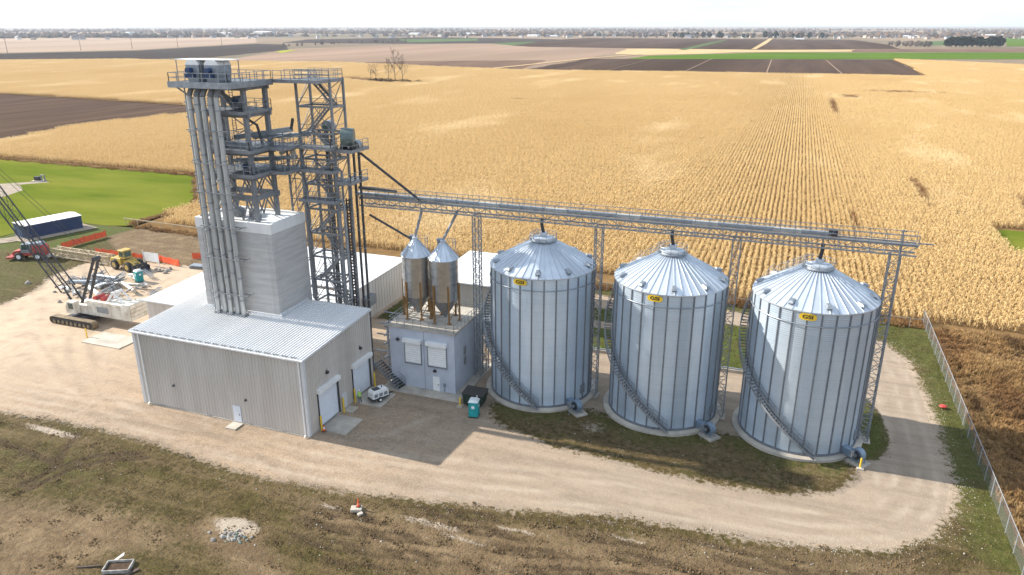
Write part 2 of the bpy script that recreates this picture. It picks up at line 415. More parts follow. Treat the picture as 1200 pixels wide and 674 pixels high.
for k, xx in enumerate((-190, -110, -30, 40)):           # thin tramlines across the dark ploughed field
    sheet('farm_track', [(xx, 772), (xx+1.3, 772), (xx+1.3-8, 1130), (xx-8, 1130)], -0.1+0.004*k, m.f_pink)
sheet('farm_track', [(-330,700),(-322,700),(-279,1085),(-240,1250),(-248,1250),(-287,1085)], -0.07, m.f_tan)
sheet('far_lane', [(-3000,2905),(3000,3360),(3000,3380),(-3000,2925)], -0.05, m.track_pale)
GRNP = [(43.6,192),(48.9,197),(70,196),(70,172),(50,173),(45.5,180)]
sheet('grass_patch', GRNP, -.03, m.lawn)
CORN = [(24.5,126.5),(24.5,123.5),(150,123.5),(420,500),(300,1000),(117,1180),(117,986),(108,790),(-28,784),(-150,770),(-279,754),(-426,798),(-557,835),(-715,800),
        (-866,812),(-999,722),(-1132,645),(-900,420),(-735,392),(-577,380),(-515,373),(-341,356),(-303,332),(-302,320),(-316,266),(-303,214),(-297,186),
        (-174,184.5),(-146,152),(-143,129.5),(-122,127.6),(-30,127.6)]
sheet('field_soil', CORN, -0.04, m.soil)
sheet('ploughed_field', [(-735,390),(-577,378),(-515,371),(-341,354),(-305,331),(-304,320),(-318,266),(-305,214),(-295,165),(-500,120),(-900,200)], -0.03, m.plough)
sheet('lawn', [(-520,90),(-295,166),(-297,185),(-175,183.5),(-147,152),(-144,129),(-150,127),(-164.5,127),(-164.5,70),(-330,20)], -0.02, m.lawn)
m.lane = mat("lane_gravel_pale", (0.34, 0.29, 0.23), (0.26, 0.22, 0.175), 0.5, 0.9, bump=0.3, bscale=4)
sheet('driveway', [(-240,143),(-226,150),(-213,153.5),(-206,149),(-203,141),(-206,136),(-235,128),(-262,122),(-270,132)], -0.012, m.lane)
sheet('driveway', [(-222,152),(-212,161),(-209,160),(-218,150)], -0.008, m.lane)
sheet('driveway', [(-176,96),(-164,100.5),(-156.5,110.8),(-160.5,112.5),(-165,108),(-178,104),(-200,104),(-200,96)], -0.008, m.lane)

# ---------------------------------------------------------------- the yard: one fine sheet with gravel, grass and bare soil
def inside(P, poly):
    x, y = P[:,0], P[:,1]; r = np.zeros(len(P), bool); n = len(poly)
    for i in range(n):
        x0, y0 = poly[i]; x1, y1 = poly[(i+1) % n]
        if y0 == y1: continue
        c = ((y0 > y) != (y1 > y)) & (x < (x1-x0)*(y-y0)/(y1-y0)+x0); r ^= c
    return r
def sdist(P, poly):
    d = np.full(len(P), 1e9); n = len(poly)
    for i in range(n):
        a = np.array(poly[i], float); b = np.array(poly[(i+1) % n], float); ab = b-a
        t = np.clip(((P-a)@ab)/max(ab@ab, 1e-9), 0, 1)
        d = np.minimum(d, np.linalg.norm(P-(a+t[:,None]*ab), axis=1))
    return np.where(inside(P, poly), d, -d)
def soft(d, w): return np.clip(0.5+d/(2*w), 0, 1)

YARD = [(-170,40),(-120,50),(-100,53),(-87.4,54),(-79.8,54.8),(-72.6,55.2),(-64,54.9),(-54.6,53.8),(-45.6,53.7),(-37.1,54.8),(-28.2,56.3),(-19.8,58),
        (-11.8,60.2),(-5.3,60.8),(.9,61.3),(6.8,62.1),(12.6,64),(16.4,67.1),(19.1,71.7),(20.2,76.6),(20.4,84.4),(20.4,97.2),(19.6,108.9),(17.4,114.4),(12,118.8),(4,120.6),
        (-60,121),(-104,118),(-106,109.5),(-125,107),(-129.7,103.3),(-129,95.4),(-124.4,88),(-123,80.5),(-135,72),(-170,66)]
BACK = [(-30,97.6),(9,97.6),(12.5,101),(13.8,106),(12.5,111),(8,114.8),(-60,114.8),(-60,97.6)]
INNER = [(-31.4,76.6),(-29.5,73),(-22.1,70.7),(-16,70),(-6.5,69.1),(2,69.5),(8.6,72.3),(10.6,75.4),(10,79.5),(-3.4,80),(-12,79),(-19,80),(-31,80)]
SIDE = [(11.2,79.5),(13.2,80),(14.6,84),(14.5,90),(13,95),(11,96)]
DIRT1 = [(-142,119.5),(-127.6,109.9),(-112,108.8),(-103,110),(-103,127),(-122,127.5),(-141,128)]
DIRT2 = [(-80,32),(-74,41),(-66,42.6),(-59,44.2),(-50,44.2),(-48,42),(-53,39),(-54,34),(-52,26),(-75,24)]
DIRT3 = [(-49,47.2),(-42,47),(-40,44.6),(-36,42.5),(-30,41.6),(-32,39.6),(-40,40.5),(-46,42.5),(-50,44)]
DIRT4 = [(-88,54.5),(-76,53.6),(-66,52.6),(-52,52.8),(-40,53.3),(-28,54.6),(-14,58),(0,60.5),(12,63),(17,66.5),(14,59),(0,56),(-14,53),(-30,50.5),(-50,51.5),(-70,51.5),(-88,53)]
XA, XB, YA, YB, DX = -165.0, 24.0, 22.0, 127.6, 0.6
nx, ny = int((XB-XA)/DX)+1, int((YB-YA)/DX)+1
gx, gy = np.meshgrid(np.linspace(XA, XB, nx), np.linspace(YA, YB, ny))
P = np.stack([gx.ravel(), gy.ravel()], 1)
grav = soft(sdist(P, YARD), 1.9)
grav = grav*(1-soft(sdist(P, BACK), .7))*(1-soft(sdist(P, INNER), 1.7))*(1-soft(sdist(P, SIDE), .6))
pathg = soft(sdist(P, [(-30,106.2),(-13,106.2),(-13,109.2),(-30,109.2)]), .5); grav = np.maximum(grav, pathg)
lush = np.full(len(P), 0.08)
lush = np.maximum(lush, 0.85*soft(sdist(P, BACK), 1)); nb = np.min([np.hypot(P[:,0]-bx_, P[:,1]-84) for bx_ in (-27.1,-11.3,4.5)], axis=0)
lush = np.maximum(lush, (0.18+.52*np.clip((10.6-nb)/2.2, 0, 1))*soft(sdist(P, INNER), 1.5)); lush = np.maximum(lush, .75*soft(sdist(P, SIDE), 1))
lush = np.maximum(lush, 0.62*soft(sdist(P, [(19,66),(26,60),(26,126),(-30,126),(-30,121),(14,120),(20,108)]), 2))
lush = np.maximum(lush, 0.95*soft(sdist(P, [(-170,100),(-146,104),(-138,112),(-142,130),(-170,130)]), 4))
lush = np.maximum(lush, 0.45*soft(sdist(P, [(-170,70),(-125,82),(-130,104),(-150,104),(-170,100)]), 4))
lush = np.maximum(lush, 0.34*soft(sdist(P, [(-100,46),(-84,50.5),(-64,50),(-60,46),(-72,44),(-90,40)]), 4))
dirt = soft(sdist(P, DIRT1), 1.2)
dirt = np.maximum(dirt, .9*soft(sdist(P, DIRT2), 3)); dirt = np.maximum(dirt, .85*soft(sdist(P, DIRT3), 1.5)); dirt = np.maximum(dirt, .62*soft(sdist(P, DIRT4), 1.2))
dirt = np.maximum(dirt, .74*soft(sdist(P, [(-44,52.5),(-40,48),(-28,45.5),(0,48),(22,54),(22,64),(0,60),(-20,56)]), 3))
dirt = np.maximum(dirt, .42*soft(sdist(P, INNER), 1.5))
# pale spots (spilt gravel, washed lime) and tyre tracks drawn as distance to paths
pale = np.zeros(len(P))
def spot(cx, cy, rx, ry, v=1.0):
    global pale
    q = 1-np.sqrt(((P[:,0]-cx)/rx)**2+((P[:,1]-cy)/ry)**2); pale = np.maximum(pale, v*np.clip(q*1.6, 0, 1))
for a in ((-77.5,53.0,7,.8,.75),(-45.2,46.2,3.4,1.6,1),(-38.5,52.0,2.2,.7,.62),(-28,53,6,.7,.62),(-24,52,4,.5,.58),(-20,54.8,4.5,.5,.62),(-10,57.6,4,.5,.58),(-2,59.4,4,.4,.55),(-31,50.5,1.5,.4,.55),(-18,76,3,2,.45)): spot(*a)
paths = [[(-71,44),(-70,48),(-68.2,51),(-64,53)],[(-69.4,43.5),(-68.6,48),(-66.5,50.6),(-62.5,52.5)],[(-74,53.5),(-72.5,50.5),(-70.4,47.5),(-70.5,44)],[(-84,49.5),(-77,49),(-71.5,48.2)]]
def pdist(P, pl):
    d = np.full(len(P), 1e9)
    for a, b in zip(pl[:-1], pl[1:]):
        a = np.array(a, float); b = np.array(b, float); ab = b-a
        t = np.clip(((P-a)@ab)/(ab@ab), 0, 1); d = np.minimum(d, np.linalg.norm(P-(a+t[:,None]*ab), axis=1))
    return d
rut = np.zeros(len(P))
for pl in paths: rut = np.maximum(rut, np.clip(1.3-pdist(P, pl)/0.55, 0, 1))
vout = -sdist(P, YARD)
wob = np.array([mnoise.noise(Vector((x*.07, y*.07, 6)))*.7 for x, y in P]); wmod = np.array([mnoise.noise(Vector((x*.10, y*.35, 9))) for x, y in P])
for k, off in enumerate((1.1,2.0,3.1,3.9,5.2,6.0,7.4,8.3,9.8,10.7)):
    rut = np.maximum(rut, np.clip(1.15-np.abs(vout+wob-off)/.42, 0, 1)*np.clip(.75+wmod*1.6, 0, 1)*np.clip((P[:,0]+46)/8, 0, 1)*(P[:,1] < 66)*(P[:,0] < 21))
for k in range(0):
    y0 = 50.6+k*.95
    pl = [(-36+random.uniform(-3,3)+k*1.5, y0-1.2),(-20, y0+.8),(-4, y0+3.3),(10+k*.6, y0+4.8+.2*k)]
    rut = np.maximum(rut, .75*np.clip(1.2-pdist(P, pl)/0.42, 0, 1)*(grav < .5))
vin = sdist(P, YARD); loop = ((P[:,1] < 68) | (P[:,0] > 12.5)) & (P[:,0] > -95)
trk = np.zeros(len(P))
for off, sg in ((1.7,1),(2.6,-.6),(3.5,1),(4.6,-.8),(5.6,1),(7.2,.8)):
    trk += sg*np.clip(1.2-np.abs(vin+wob*.8-off)/.5, 0, 1)*np.clip(.7+wmod*1.5, 0, 1)*loop
for pl in ([(-120,86),(-104,72),(-88,64),(-70,58.5),(-50,57.5)],[(-118,84),(-103,70.5),(-88,62.4),(-70,57),(-50,56)],[(-128,98),(-112,84.5),(-95,70),(-80,60)],[(-126,100),(-110,86.5),(-93,72),(-79,61.5)],[(-100,95),(-93,84),(-90,72),(-80,62),(-64,58.3)],[(-46,62),(-40,66),(-37,72)],[(-44,60.5),(-38,65),(-35,72)],[(-30,64),(-38,62.5),(-46,60)]):
    trk += random.choice((1,-1,-1))*np.clip(1.2-(pdist(P, pl)+wob*.3)/.55, 0, 1)*np.clip(.75+wmod*1.4, 0, 1)
for (cx, cy, rx, ry) in ((-40,75,5,1.2),(-47,60.6,4,1),(-20,76.5,2.4,2.2),(-4,77,2.2,2),(-60,59.5,9,1.2),(-84,80,5,4),(-28,63,5,1.4),(16,82,2,6)):
    trk -= .9*np.clip(1.3*(1-np.sqrt(((P[:,0]-cx)/rx)**2+((P[:,1]-cy)/ry)**2)), 0, 1)
trk = np.clip(trk, -1, 1)
hz = np.array([mnoise.noise(Vector((x*.16, y*.16, 3.1)))*0.10 + mnoise.noise(Vector((x*.6, y*.6, 8.1)))*0.05 for x, y in P])
z = np.where(grav > .5, hz*.35, hz) - rut*.15 - 0.05
z += np.clip(dirt, 0, 1)*np.array([abs(mnoise.noise(Vector((x*.9, y*.9, 1.1))))*.10 for x, y in P])
edge = np.exp(-((sdist(P, YARD)+.55)/.6)**2)*(P[:,1] < 66)*0.14
z += edge
flatz = np.zeros(len(P), bool)
for b in ((-76,-46,58,92),): flatz |= (P[:,0]>b[0])&(P[:,0]<b[1])&(P[:,1]>b[2])&(P[:,1]<b[3])
z = np.where(flatz, np.minimum(z, -0.03), z)
z = np.minimum(z, 0.22)
me = bpy.data.meshes.new('yard')
idx = np.arange(nx*ny).reshape(ny, nx)
faces = np.stack([idx[:-1,:-1].ravel(), idx[:-1,1:].ravel(), idx[1:,1:].ravel(), idx[1:,:-1].ravel()], 1)
me.from_pydata(np.column_stack([P, z]).tolist(), [], faces.tolist())
for nm, arr in (('m_gravel', grav), ('m_lush', lush), ('m_dirt', dirt), ('m_pale', pale), ('m_rut', rut), ('m_track', trk)):
    at = me.attributes.new(nm, 'FLOAT', 'POINT'); at.data.foreach_set('value', arr.astype(np.float32))
me.polygons.foreach_set('use_smooth', [True]*len(me.polygons))
yard = bpy.data.objects.new('yard', me); COL.objects.link(yard); yard['kind'] = 'structure'

def yard_material():
    mt = bpy.data.materials.new('yard_ground'); mt.use_nodes = True
    n, l = mt.node_tree.nodes, mt.node_tree.links; b = n['Principled BSDF']; b.inputs['Roughness'].default_value = .95; b.inputs['Specular IOR Level'].default_value = .15
    pos = n.new('ShaderNodeNewGeometry').outputs['Position']
    def att(nm):
        a = n.new('ShaderNodeAttribute'); a.attribute_name = nm; return a.outputs['Fac']
    def noi(sc, det=6, st=(1,1,1), rg=.6):
        mp = n.new('ShaderNodeMapping'); mp.inputs['Scale'].default_value = st; l.new(pos, mp.inputs['Vector'])
        t = n.new('ShaderNodeTexNoise'); t.inputs['Scale'].default_value = sc; t.inputs['Detail'].default_value = det; t.inputs['Roughness'].default_value = rg
        l.new(mp.outputs[0], t.inputs['Vector']); return t.outputs['Fac']
    def mr(v, a, c, ta=0., tb=1.):
        x = n.new('ShaderNodeMapRange'); x.inputs['From Min'].default_value = a; x.inputs['From Max'].default_value = c
        x.inputs['To Min'].default_value = ta; x.inputs['To Max'].default_value = tb; l.new(v, x.inputs['Value']); return x.outputs[0]
    def mth(op, a, c):
        x = n.new('ShaderNodeMath'); x.operation = op
        for i, q in enumerate((a, c)):
            if isinstance(q, (int, float)): x.inputs[i].default_value = q
            else: l.new(q, x.inputs[i])
        return x.outputs[0]
    def mix(f, a, c):
        x = n.new('ShaderNodeMix'); x.data_type = 'RGBA'
        for s_, q in (('Factor', f), ('A', a), ('B', c)):
            if isinstance(q, tuple): x.inputs[s_].default_value = (*q, 1)
            elif isinstance(q, float): x.inputs[s_].default_value = q
            else: l.new(q, x.inputs[s_])
        return x.outputs['Result']
    def thr(mask, nz, w=.16, amp=.9):  # break a soft mask up with noise
        return mr(mth('ADD', mask, mth('MULTIPLY', mth('SUBTRACT', nz, .5), amp)), .5-w, .5+w)
    n1, n2, n3 = noi(.35), noi(1.6, 7), noi(7, 5)
    nst = noi(.35, 6, (.16, 1.6, 1)); nbig = noi(.06, 4)
    # gravel
    g = mix(mr(nbig, .35, .65), (.315,.228,.150), (.275,.205,.142))
    g = mix(mr(nst, .44, .68), g, (.205,.15,.105))
    g = mix(mth('MULTIPLY', mr(n1, .5, .72), .7), g, (.36,.285,.215))
    g = mix(mth('MULTIPLY', mr(n2, .56, .74), .55), g, (.20,.15,.105))
    g = mix(mth('MULTIPLY', mr(n3, .50, .70), .55), g, (.45,.385,.305))
    g = mix(mth('MULTIPLY', mr(n3, .47, .30), .6), g, (.17,.13,.095))
    nm = noi(.8, 6)
    g = mix(mth('MULTIPLY', mr(nm, .51, .66), .62), g, (.19,.145,.103))
    sep = n.new('ShaderNodeSeparateXYZ'); l.new(pos, sep.inputs[0])
    east = mr(sep.outputs['X'], -46, -14)   # the newer crushed limestone lies to the east
    g = mix(mth('MULTIPLY', east, .6), g, mix(mr(nst, .4, .66), (.285,.232,.18), (.215,.175,.135)))
    west = mr(mth('ADD', mth('MULTIPLY', sep.outputs['X'], -1.), mth('MULTIPLY', sep.outputs['Y'], .9)), 132, 168)   # pale new fill on the west yard
    g = mix(mth('MULTIPLY', west, .72), g, mix(mr(n1, .38, .62), (.50,.395,.285), (.39,.30,.215)))
    dk = mr(mth('ADD', mth('MULTIPLY', mth('SUBTRACT', sep.outputs['X'], -42), .0), mth('SUBTRACT', n1, .5)), .06, .2)
    g = mix(mth('MULTIPLY', dk, .35), g, (.21,.16,.115))
    tk = mth('MULTIPLY', att('m_track'), mr(n1, .3, .6, .35, 1.))
    g = mix(mth('MULTIPLY', mr(tk, .05, .8), .4), g, (.40,.335,.26))
    g = mix(mth('MULTIPLY', mr(att('m_track'), -.05, -.8), .32), g, (.19,.15,.112))
    # grass
    dry = mix(mr(n2, .40, .60), (.060,.044,.016), (.118,.084,.035))
    dry = mix(mth('MULTIPLY', mr(n1, .44, .60), .75), dry, (.070,.058,.015))
    dry = mix(mth('MULTIPLY', mr(nst, .5, .68), .7), dry, (.165,.118,.058))
    dry = mix(mth('MULTIPLY', mr(n3, .47, .36), .75), dry, (.036,.027,.012))
    gr = mix(mr(n2, .38, .66), (.054,.074,.010), (.090,.102,.020))
    gr = mix(mr(n1, .48, .66), gr, (.080,.066,.022))
    grass = mix(thr(att('m_lush'), n1, .3, 1.1), dry, gr)
    grass = mix(mth('MULTIPLY', mr(n3, .6, .74), .45), grass, (.24,.20,.11))
    # soil
    so = mix(mr(n2, .4, .62), (.185,.128,.070), (.125,.084,.045))
    so = mix(mr(n1, .45, .68), so, (.235,.168,.097))
    so = mix(mth('MULTIPLY', mr(nst, .5, .66), .7), so, (.110,.074,.041))
    so = mix(mth('MULTIPLY', mr(n3, .46, .36), .7), so, (.062,.042,.024))
    c = mix(thr(att('m_dirt'), n2, .22, 1.3), grass, so)
    c = mix(mth('MULTIPLY', mr(mth('ADD', att('m_rut'), mth('SUBTRACT', n2, .5)), .25, .7), .8), c, mix(mr(n3, .42, .58), (.036,.024,.013), (.085,.058,.031)))
    c = mix(thr(att('m_gravel'), mth('ADD', mth('MULTIPLY', n2, .5), mth('ADD', mth('MULTIPLY', n1, .35), mth('MULTIPLY', n3, .15))), .10, 2.2), c, g)
    c = mix(thr(att('m_pale'), mth('ADD', mth('MULTIPLY', n2, .5), mth('MULTIPLY', n3, .5)), .18, 1.9), c, (.36,.30,.235))
    l.new(c, b.inputs['Base Color'])
    bp = n.new('ShaderNodeBump'); bp.inputs['Strength'].default_value = 1.0; bp.inputs['Distance'].default_value = .30
    gm = mr(att('m_gravel'), .3, .7, 1., .16)
    l.new(mth('MULTIPLY', mth('ADD', n2, mth('ADD', mth('MULTIPLY', n3, .55), mth('MULTIPLY', nst, .6))), gm), bp.inputs['Height'])
    l.new(bp.outputs[0], b.inputs['Normal'])
    return mt
me.materials.append(yard_material())
def gz(x, y):
    i = int(round((x-XA)/(XB-XA)*(nx-1))); j = int(round((y-YA)/(YB-YA)*(ny-1)))
    return float(z[j*nx+i])

# ---------------------------------------------------------------- vegetation as stuff: instanced patches, points kept in the same mesh
def scatter_nodes():
    ng = bpy.data.node_groups.new('patch_scatter', 'GeometryNodeTree')
    ng.interface.new_socket('Geometry', in_out='INPUT', socket_type='NodeSocketGeometry')
    ng.interface.new_socket('Geometry', in_out='OUTPUT', socket_type='NodeSocketGeometry')
    n, l = ng.nodes, ng.links
    gi, go = n.new('NodeGroupInput'), n.new('NodeGroupOutput')
    def na(nm, ty='FLOAT'):
        a = n.new('GeometryNodeInputNamedAttribute'); a.data_type = ty; a.inputs['Name'].default_value = nm; return a.outputs[0]
    jo = n.new('GeometryNodeJoinGeometry')
    for k in (1, 2):
        def sel(v):
            c = n.new('FunctionNodeCompare'); c.data_type = 'FLOAT'; c.operation = 'EQUAL'; c.inputs['Epsilon'].default_value = .1
            l.new(na('kind_id'), c.inputs[0]); c.inputs[1].default_value = v; return c.outputs[0]
        s1 = n.new('GeometryNodeSeparateGeometry'); l.new(gi.outputs[0], s1.inputs[0]); l.new(sel(k), s1.inputs['Selection'])
        s2 = n.new('GeometryNodeSeparateGeometry'); l.new(gi.outputs[0], s2.inputs[0]); l.new(sel(-k), s2.inputs['Selection'])
        ip = n.new('GeometryNodeInstanceOnPoints'); l.new(s2.outputs[0], ip.inputs['Points']); l.new(s1.outputs[0], ip.inputs['Instance'])
        cx = n.new('ShaderNodeCombineXYZ'); l.new(na('rot'), cx.inputs['Z']); l.new(cx.outputs[0], ip.inputs['Rotation'])
        l.new(na('scl', 'FLOAT_VECTOR'), ip.inputs['Scale'])
        l.new(ip.outputs[0], jo.inputs[0])
    l.new(jo.outputs[0], go.inputs[0])
    return ng
SCN = scatter_nodes()
def scatter(name, blocks, pts, material, label, cat):
    """blocks: two (verts, faces); pts: (x, y, z, rot, scale vec, which)"""
    vs, fs, kid = [], [], []
    for k, (bv, bf) in enumerate(blocks):
        o = len(vs); vs += bv; fs += [tuple(i+o for i in f) for f in bf]; kid += [k+1]*len(bv)
    rot = [0.]*len(vs); scl = [(1,1,1)]*len(vs)
    for x, y, zz, r, s, w in pts:
        vs.append((x, y, zz)); kid.append(-(w+1)); rot.append(r); scl.append(s)
    me = bpy.data.meshes.new(name); me.from_pydata(vs, [], fs)
    me.attributes.new('kind_id', 'FLOAT', 'POINT').data.foreach_set('value', np.array(kid, np.float32))
    me.attributes.new('rot', 'FLOAT', 'POINT').data.foreach_set('value', np.array(rot, np.float32))
    me.attributes.new('scl', 'FLOAT_VECTOR', 'POINT').data.foreach_set('vector', np.array(scl, np.float32).ravel())
    me.materials.append(material)
    o = bpy.data.objects.new(name, me); COL.objects.link(o)
    md = o.modifiers.new('scatter', 'NODES'); md.node_group = SCN
    return tag(o, label, cat, kind='stuff')

def leaf_mat(name, cols, patch=0.02, fine=1.5, rough=.8, brown=None, trans=.25):
    mt = bpy.data.materials.new(name); mt.use_nodes = True
    n, l = mt.node_tree.nodes, mt.node_tree.links; b = n['Principled BSDF']; b.inputs['Roughness'].default_value = rough; b.inputs['Specular IOR Level'].default_value = .2
    pos = n.new('ShaderNodeNewGeometry').outputs['Position']
    def noi(sc, det=4, st=(1,1,1)):
        mp = n.new('ShaderNodeMapping'); mp.inputs['Scale'].default_value = st; l.new(pos, mp.inputs['Vector'])
        t = n.new('ShaderNodeTexNoise'); t.inputs['Scale'].default_value = sc; t.inputs['Detail'].default_value = det; l.new(mp.outputs[0], t.inputs['Vector']); return t.outputs['Fac']
    def mix(f, lo, hi, a, c):
        mr = n.new('ShaderNodeMapRange'); mr.inputs['From Min'].default_value = lo; mr.inputs['From Max'].default_value = hi; l.new(f, mr.inputs['Value'])
        x = n.new('ShaderNodeMix'); x.data_type = 'RGBA'; l.new(mr.outputs[0], x.inputs['Factor'])
        for s_, q in (('A', a), ('B', c)):
            if isinstance(q, tuple): x.inputs[s_].default_value = (*q, 1)
            else: l.new(q, x.inputs[s_])
        return x.outputs['Result']
    c = mix(noi(fine), .38, .62, cols[0], cols[1])
    c = mix(noi(patch, 5, (1,.6,1)), .46, .68, c, cols[2])
    if len(cols) > 3: c = mix(noi(patch*2.3, 5, (1,.35,1)), .56, .70, c, cols[3])
    if brown:
        # patches of brown weeds standing in the field
        sp = n.new('ShaderNodeSeparateXYZ'); l.new(pos, sp.inputs[0])
        jit = noi(.22, 6)
        for (cx, cy, rx, ry) in brown:
            d = n.new('ShaderNodeVectorMath'); d.operation = 'SUBTRACT'; d.inputs[1].default_value = (cx, cy, 0); l.new(pos, d.inputs[0])
            q = n.new('ShaderNodeVectorMath'); q.operation = 'MULTIPLY'; q.inputs[1].default_value = (1/rx, 1/ry, 0); l.new(d.outputs[0], q.inputs[0])
            ln = n.new('ShaderNodeVectorMath'); ln.operation = 'LENGTH'; l.new(q.outputs[0], ln.inputs[0])
            ad = n.new('ShaderNodeMath'); ad.operation = 'MULTIPLY_ADD'; ad.inputs[1].default_value = 2.4; l.new(jit, ad.inputs[0]); l.new(ln.outputs['Value'], ad.inputs[2])
            c = mix(ad.outputs[0], 1.95, 1.45, c, (.24,.125,.055))
    l.new(c, b.inputs['Base Color'])
    if trans:
        tr = n.new('ShaderNodeBsdfTranslucent'); l.new(c, tr.inputs['Color'])
        ms = n.new('ShaderNodeMixShader'); ms.inputs[0].default_value = trans
        l.new(b.outputs[0], ms.inputs[1]); l.new(tr.outputs[0], ms.inputs[2]); l.new(ms.outputs[0], n['Material Output'].inputs['Surface'])
    return mt

def corn_block(seed, rows=5, rs=1.12, ly=6.0, step=.34):
    rd = random.Random(seed); vs, fs = [], []
    def quadstrip(pts, w, side):
        o = len(vs)
        for i, p in enumerate(pts):
            ww = w*(1, .95, .35)[min(i, 2)]
            vs.append(tuple(p+side*ww/2)); vs.append(tuple(p-side*ww/2))
        for i in range(len(pts)-1): fs.append((o+2*i, o+2*i+1, o+2*i+3, o+2*i+2))
    for r in range(rows):
        x0 = (r-(rows-1)/2)*rs
        for k in range(int(ly/step)):
            y0 = -ly/2+(k+.5)*step+rd.uniform(-.1,.1); x = x0+rd.uniform(-.10,.10); h = rd.uniform(1.55,2.25)
            if rd.random() < .05: continue
            lean = Vector((rd.uniform(-.2,.2), rd.uniform(-.2,.2), 0))
            top = Vector((x, y0, 0))+lean+Vector((0,0,h)); base = Vector((x, y0, 0)); a = rd.uniform(0, math.pi)
            quadstrip([base, base.lerp(top, .55), top], .07, Vector((math.cos(a), math.sin(a), 0)))
            for q in range(6):
                zf = rd.uniform(.3,.98); b = base.lerp(top, zf); a = rd.uniform(0, 2*math.pi); L = rd.uniform(.3,.62)
                d = Vector((math.cos(a), math.sin(a), 0)); sd = Vector((-d.y, d.x, 0))
                quadstrip([b, b+d*L*.55+Vector((0,0,rd.uniform(.02,.22))), b+d*L+Vector((0,0,rd.uniform(-.5,-.05)))], rd.uniform(.09,.15), sd)
    return vs, fs

m.corn = leaf_mat('corn_dry', [(.74,.555,.285), (.57,.405,.185), (.62,.44,.205), (.76,.60,.345)], patch=.013, fine=3.5,
     brown=[(21,480,3.0,85),(33,540,9,16),(68,590,34,10),(36,236,2.2,26),(78,236,14,5),(16.5,190,1.2,16),(60,225,3,14),(-165,450,10,3)], trans=.3)
rd = random.Random(3)
bx, by = 5*1.12, 6.0
cells = [(x, y) for x in np.arange(-1130, 420, bx) for y in np.arange(126.5, 1170, by)]
C = np.array(cells)+np.array([bx/2, by/2])
# keep what lies inside the field, in and a little around the view
th = R(20.4); cxv = C[:,0]*math.cos(th)+C[:,1]*math.sin(th); cyv = -C[:,0]*math.sin(th)+C[:,1]*math.cos(th)
WEEDP = [(-384,590),(-372,596),(-340,585),(-296,566),(-290,554),(-318,545),(-345,560),(-375,578)]
ok = (sdist(C, CORN) > 2.2) & (sdist(C, WEEDP) < 1) & (sdist(C, GRNP) < 1) & (np.abs(cxv) < cyv*.86+25)
# the strip just behind the site is ragged; the weedy gaps carry no rows
pts = []
for (x, y) in C[ok]:
    hs = 1+.16*mnoise.noise(Vector((x*.012, y*.008, 2)))+rd.uniform(-.07,.07)
    pts.append((x+rd.uniform(-.05,.05), y, -.04, rd.choice((0, math.pi)), (rd.choice((-1,1)), rd.uniform(.98,1.06), hs), rd.randrange(2)))
scatter('cornfield', [corn_block(1), corn_block(2)], pts, m.corn, 'ripe dry golden corn standing in rows behind the bins', 'cornfield')

def tuft_block(seed, size, n, h, w, spread, blades=4):
    rd = random.Random(seed); vs, fs = [], []
    for i in range(n):
        x, y = rd.uniform(-size/2, size/2), rd.uniform(-size/2, size/2); hh = rd.uniform(*h)
        for k in range(blades):
            a = rd.uniform(0, 2*math.pi); d = Vector((math.cos(a), math.sin(a), 0)); sd = Vector((-d.y, d.x, 0)); o = len(vs)
            b = Vector((x, y, 0))+d*.03; mid = b+d*spread*rd.uniform(.2,.5)+Vector((0,0,hh*.6)); tip = b+d*spread*rd.uniform(.6,1.2)+Vector((0,0,hh*rd.uniform(.7,1)))
            vs += [tuple(b+sd*w/2), tuple(b-sd*w/2), tuple(mid+sd*w*.45), tuple(mid-sd*w*.45), tuple(tip)]
            fs += [(o,o+1,o+3,o+2), (o+2,o+3,o+4)]
    return vs, fs
# rank brown prairie weeds beyond the fence
m.weed = leaf_mat('prairie_weeds', [(.30,.165,.065), (.20,.105,.042), (.42,.285,.125), (.115,.065,.03)], patch=.07, fine=.5, trans=.2)
pts = []
for x in np.arange(25.5, 150, 2.1):
    for y in np.arange(30, 124, 2.1):
        v = mnoise.noise(Vector((x*.11, y*.16, 5)))
        if abs(x*math.cos(th)+y*math.sin(th)) > (-x*math.sin(th)+y*math.cos(th))*.86+14: continue
        s = max(.35, .95+v*.9+rd.uniform(-.15,.15)); pts.append((x+rd.uniform(-.5,.5), y+rd.uniform(-.5,.5), -.05, rd.uniform(0,6.28), (1,1,s), rd.randrange(2)))
scatter('prairie_weeds', [tuft_block(5,2.8,70,(.45,1.15),.06,.42,5), tuft_block(6,2.8,70,(.3,.9),.07,.5,5)], pts, m.weed, 'rank brown and tan weeds beyond the chain link fence', 'weeds')
sheet('weed_soil', [(23.9,20),(160,20),(160,123.6),(23.9,123.6)], -.05, mat('soil_weed_litter', (.17,.10,.05), (.10,.06,.03), .5, .95))
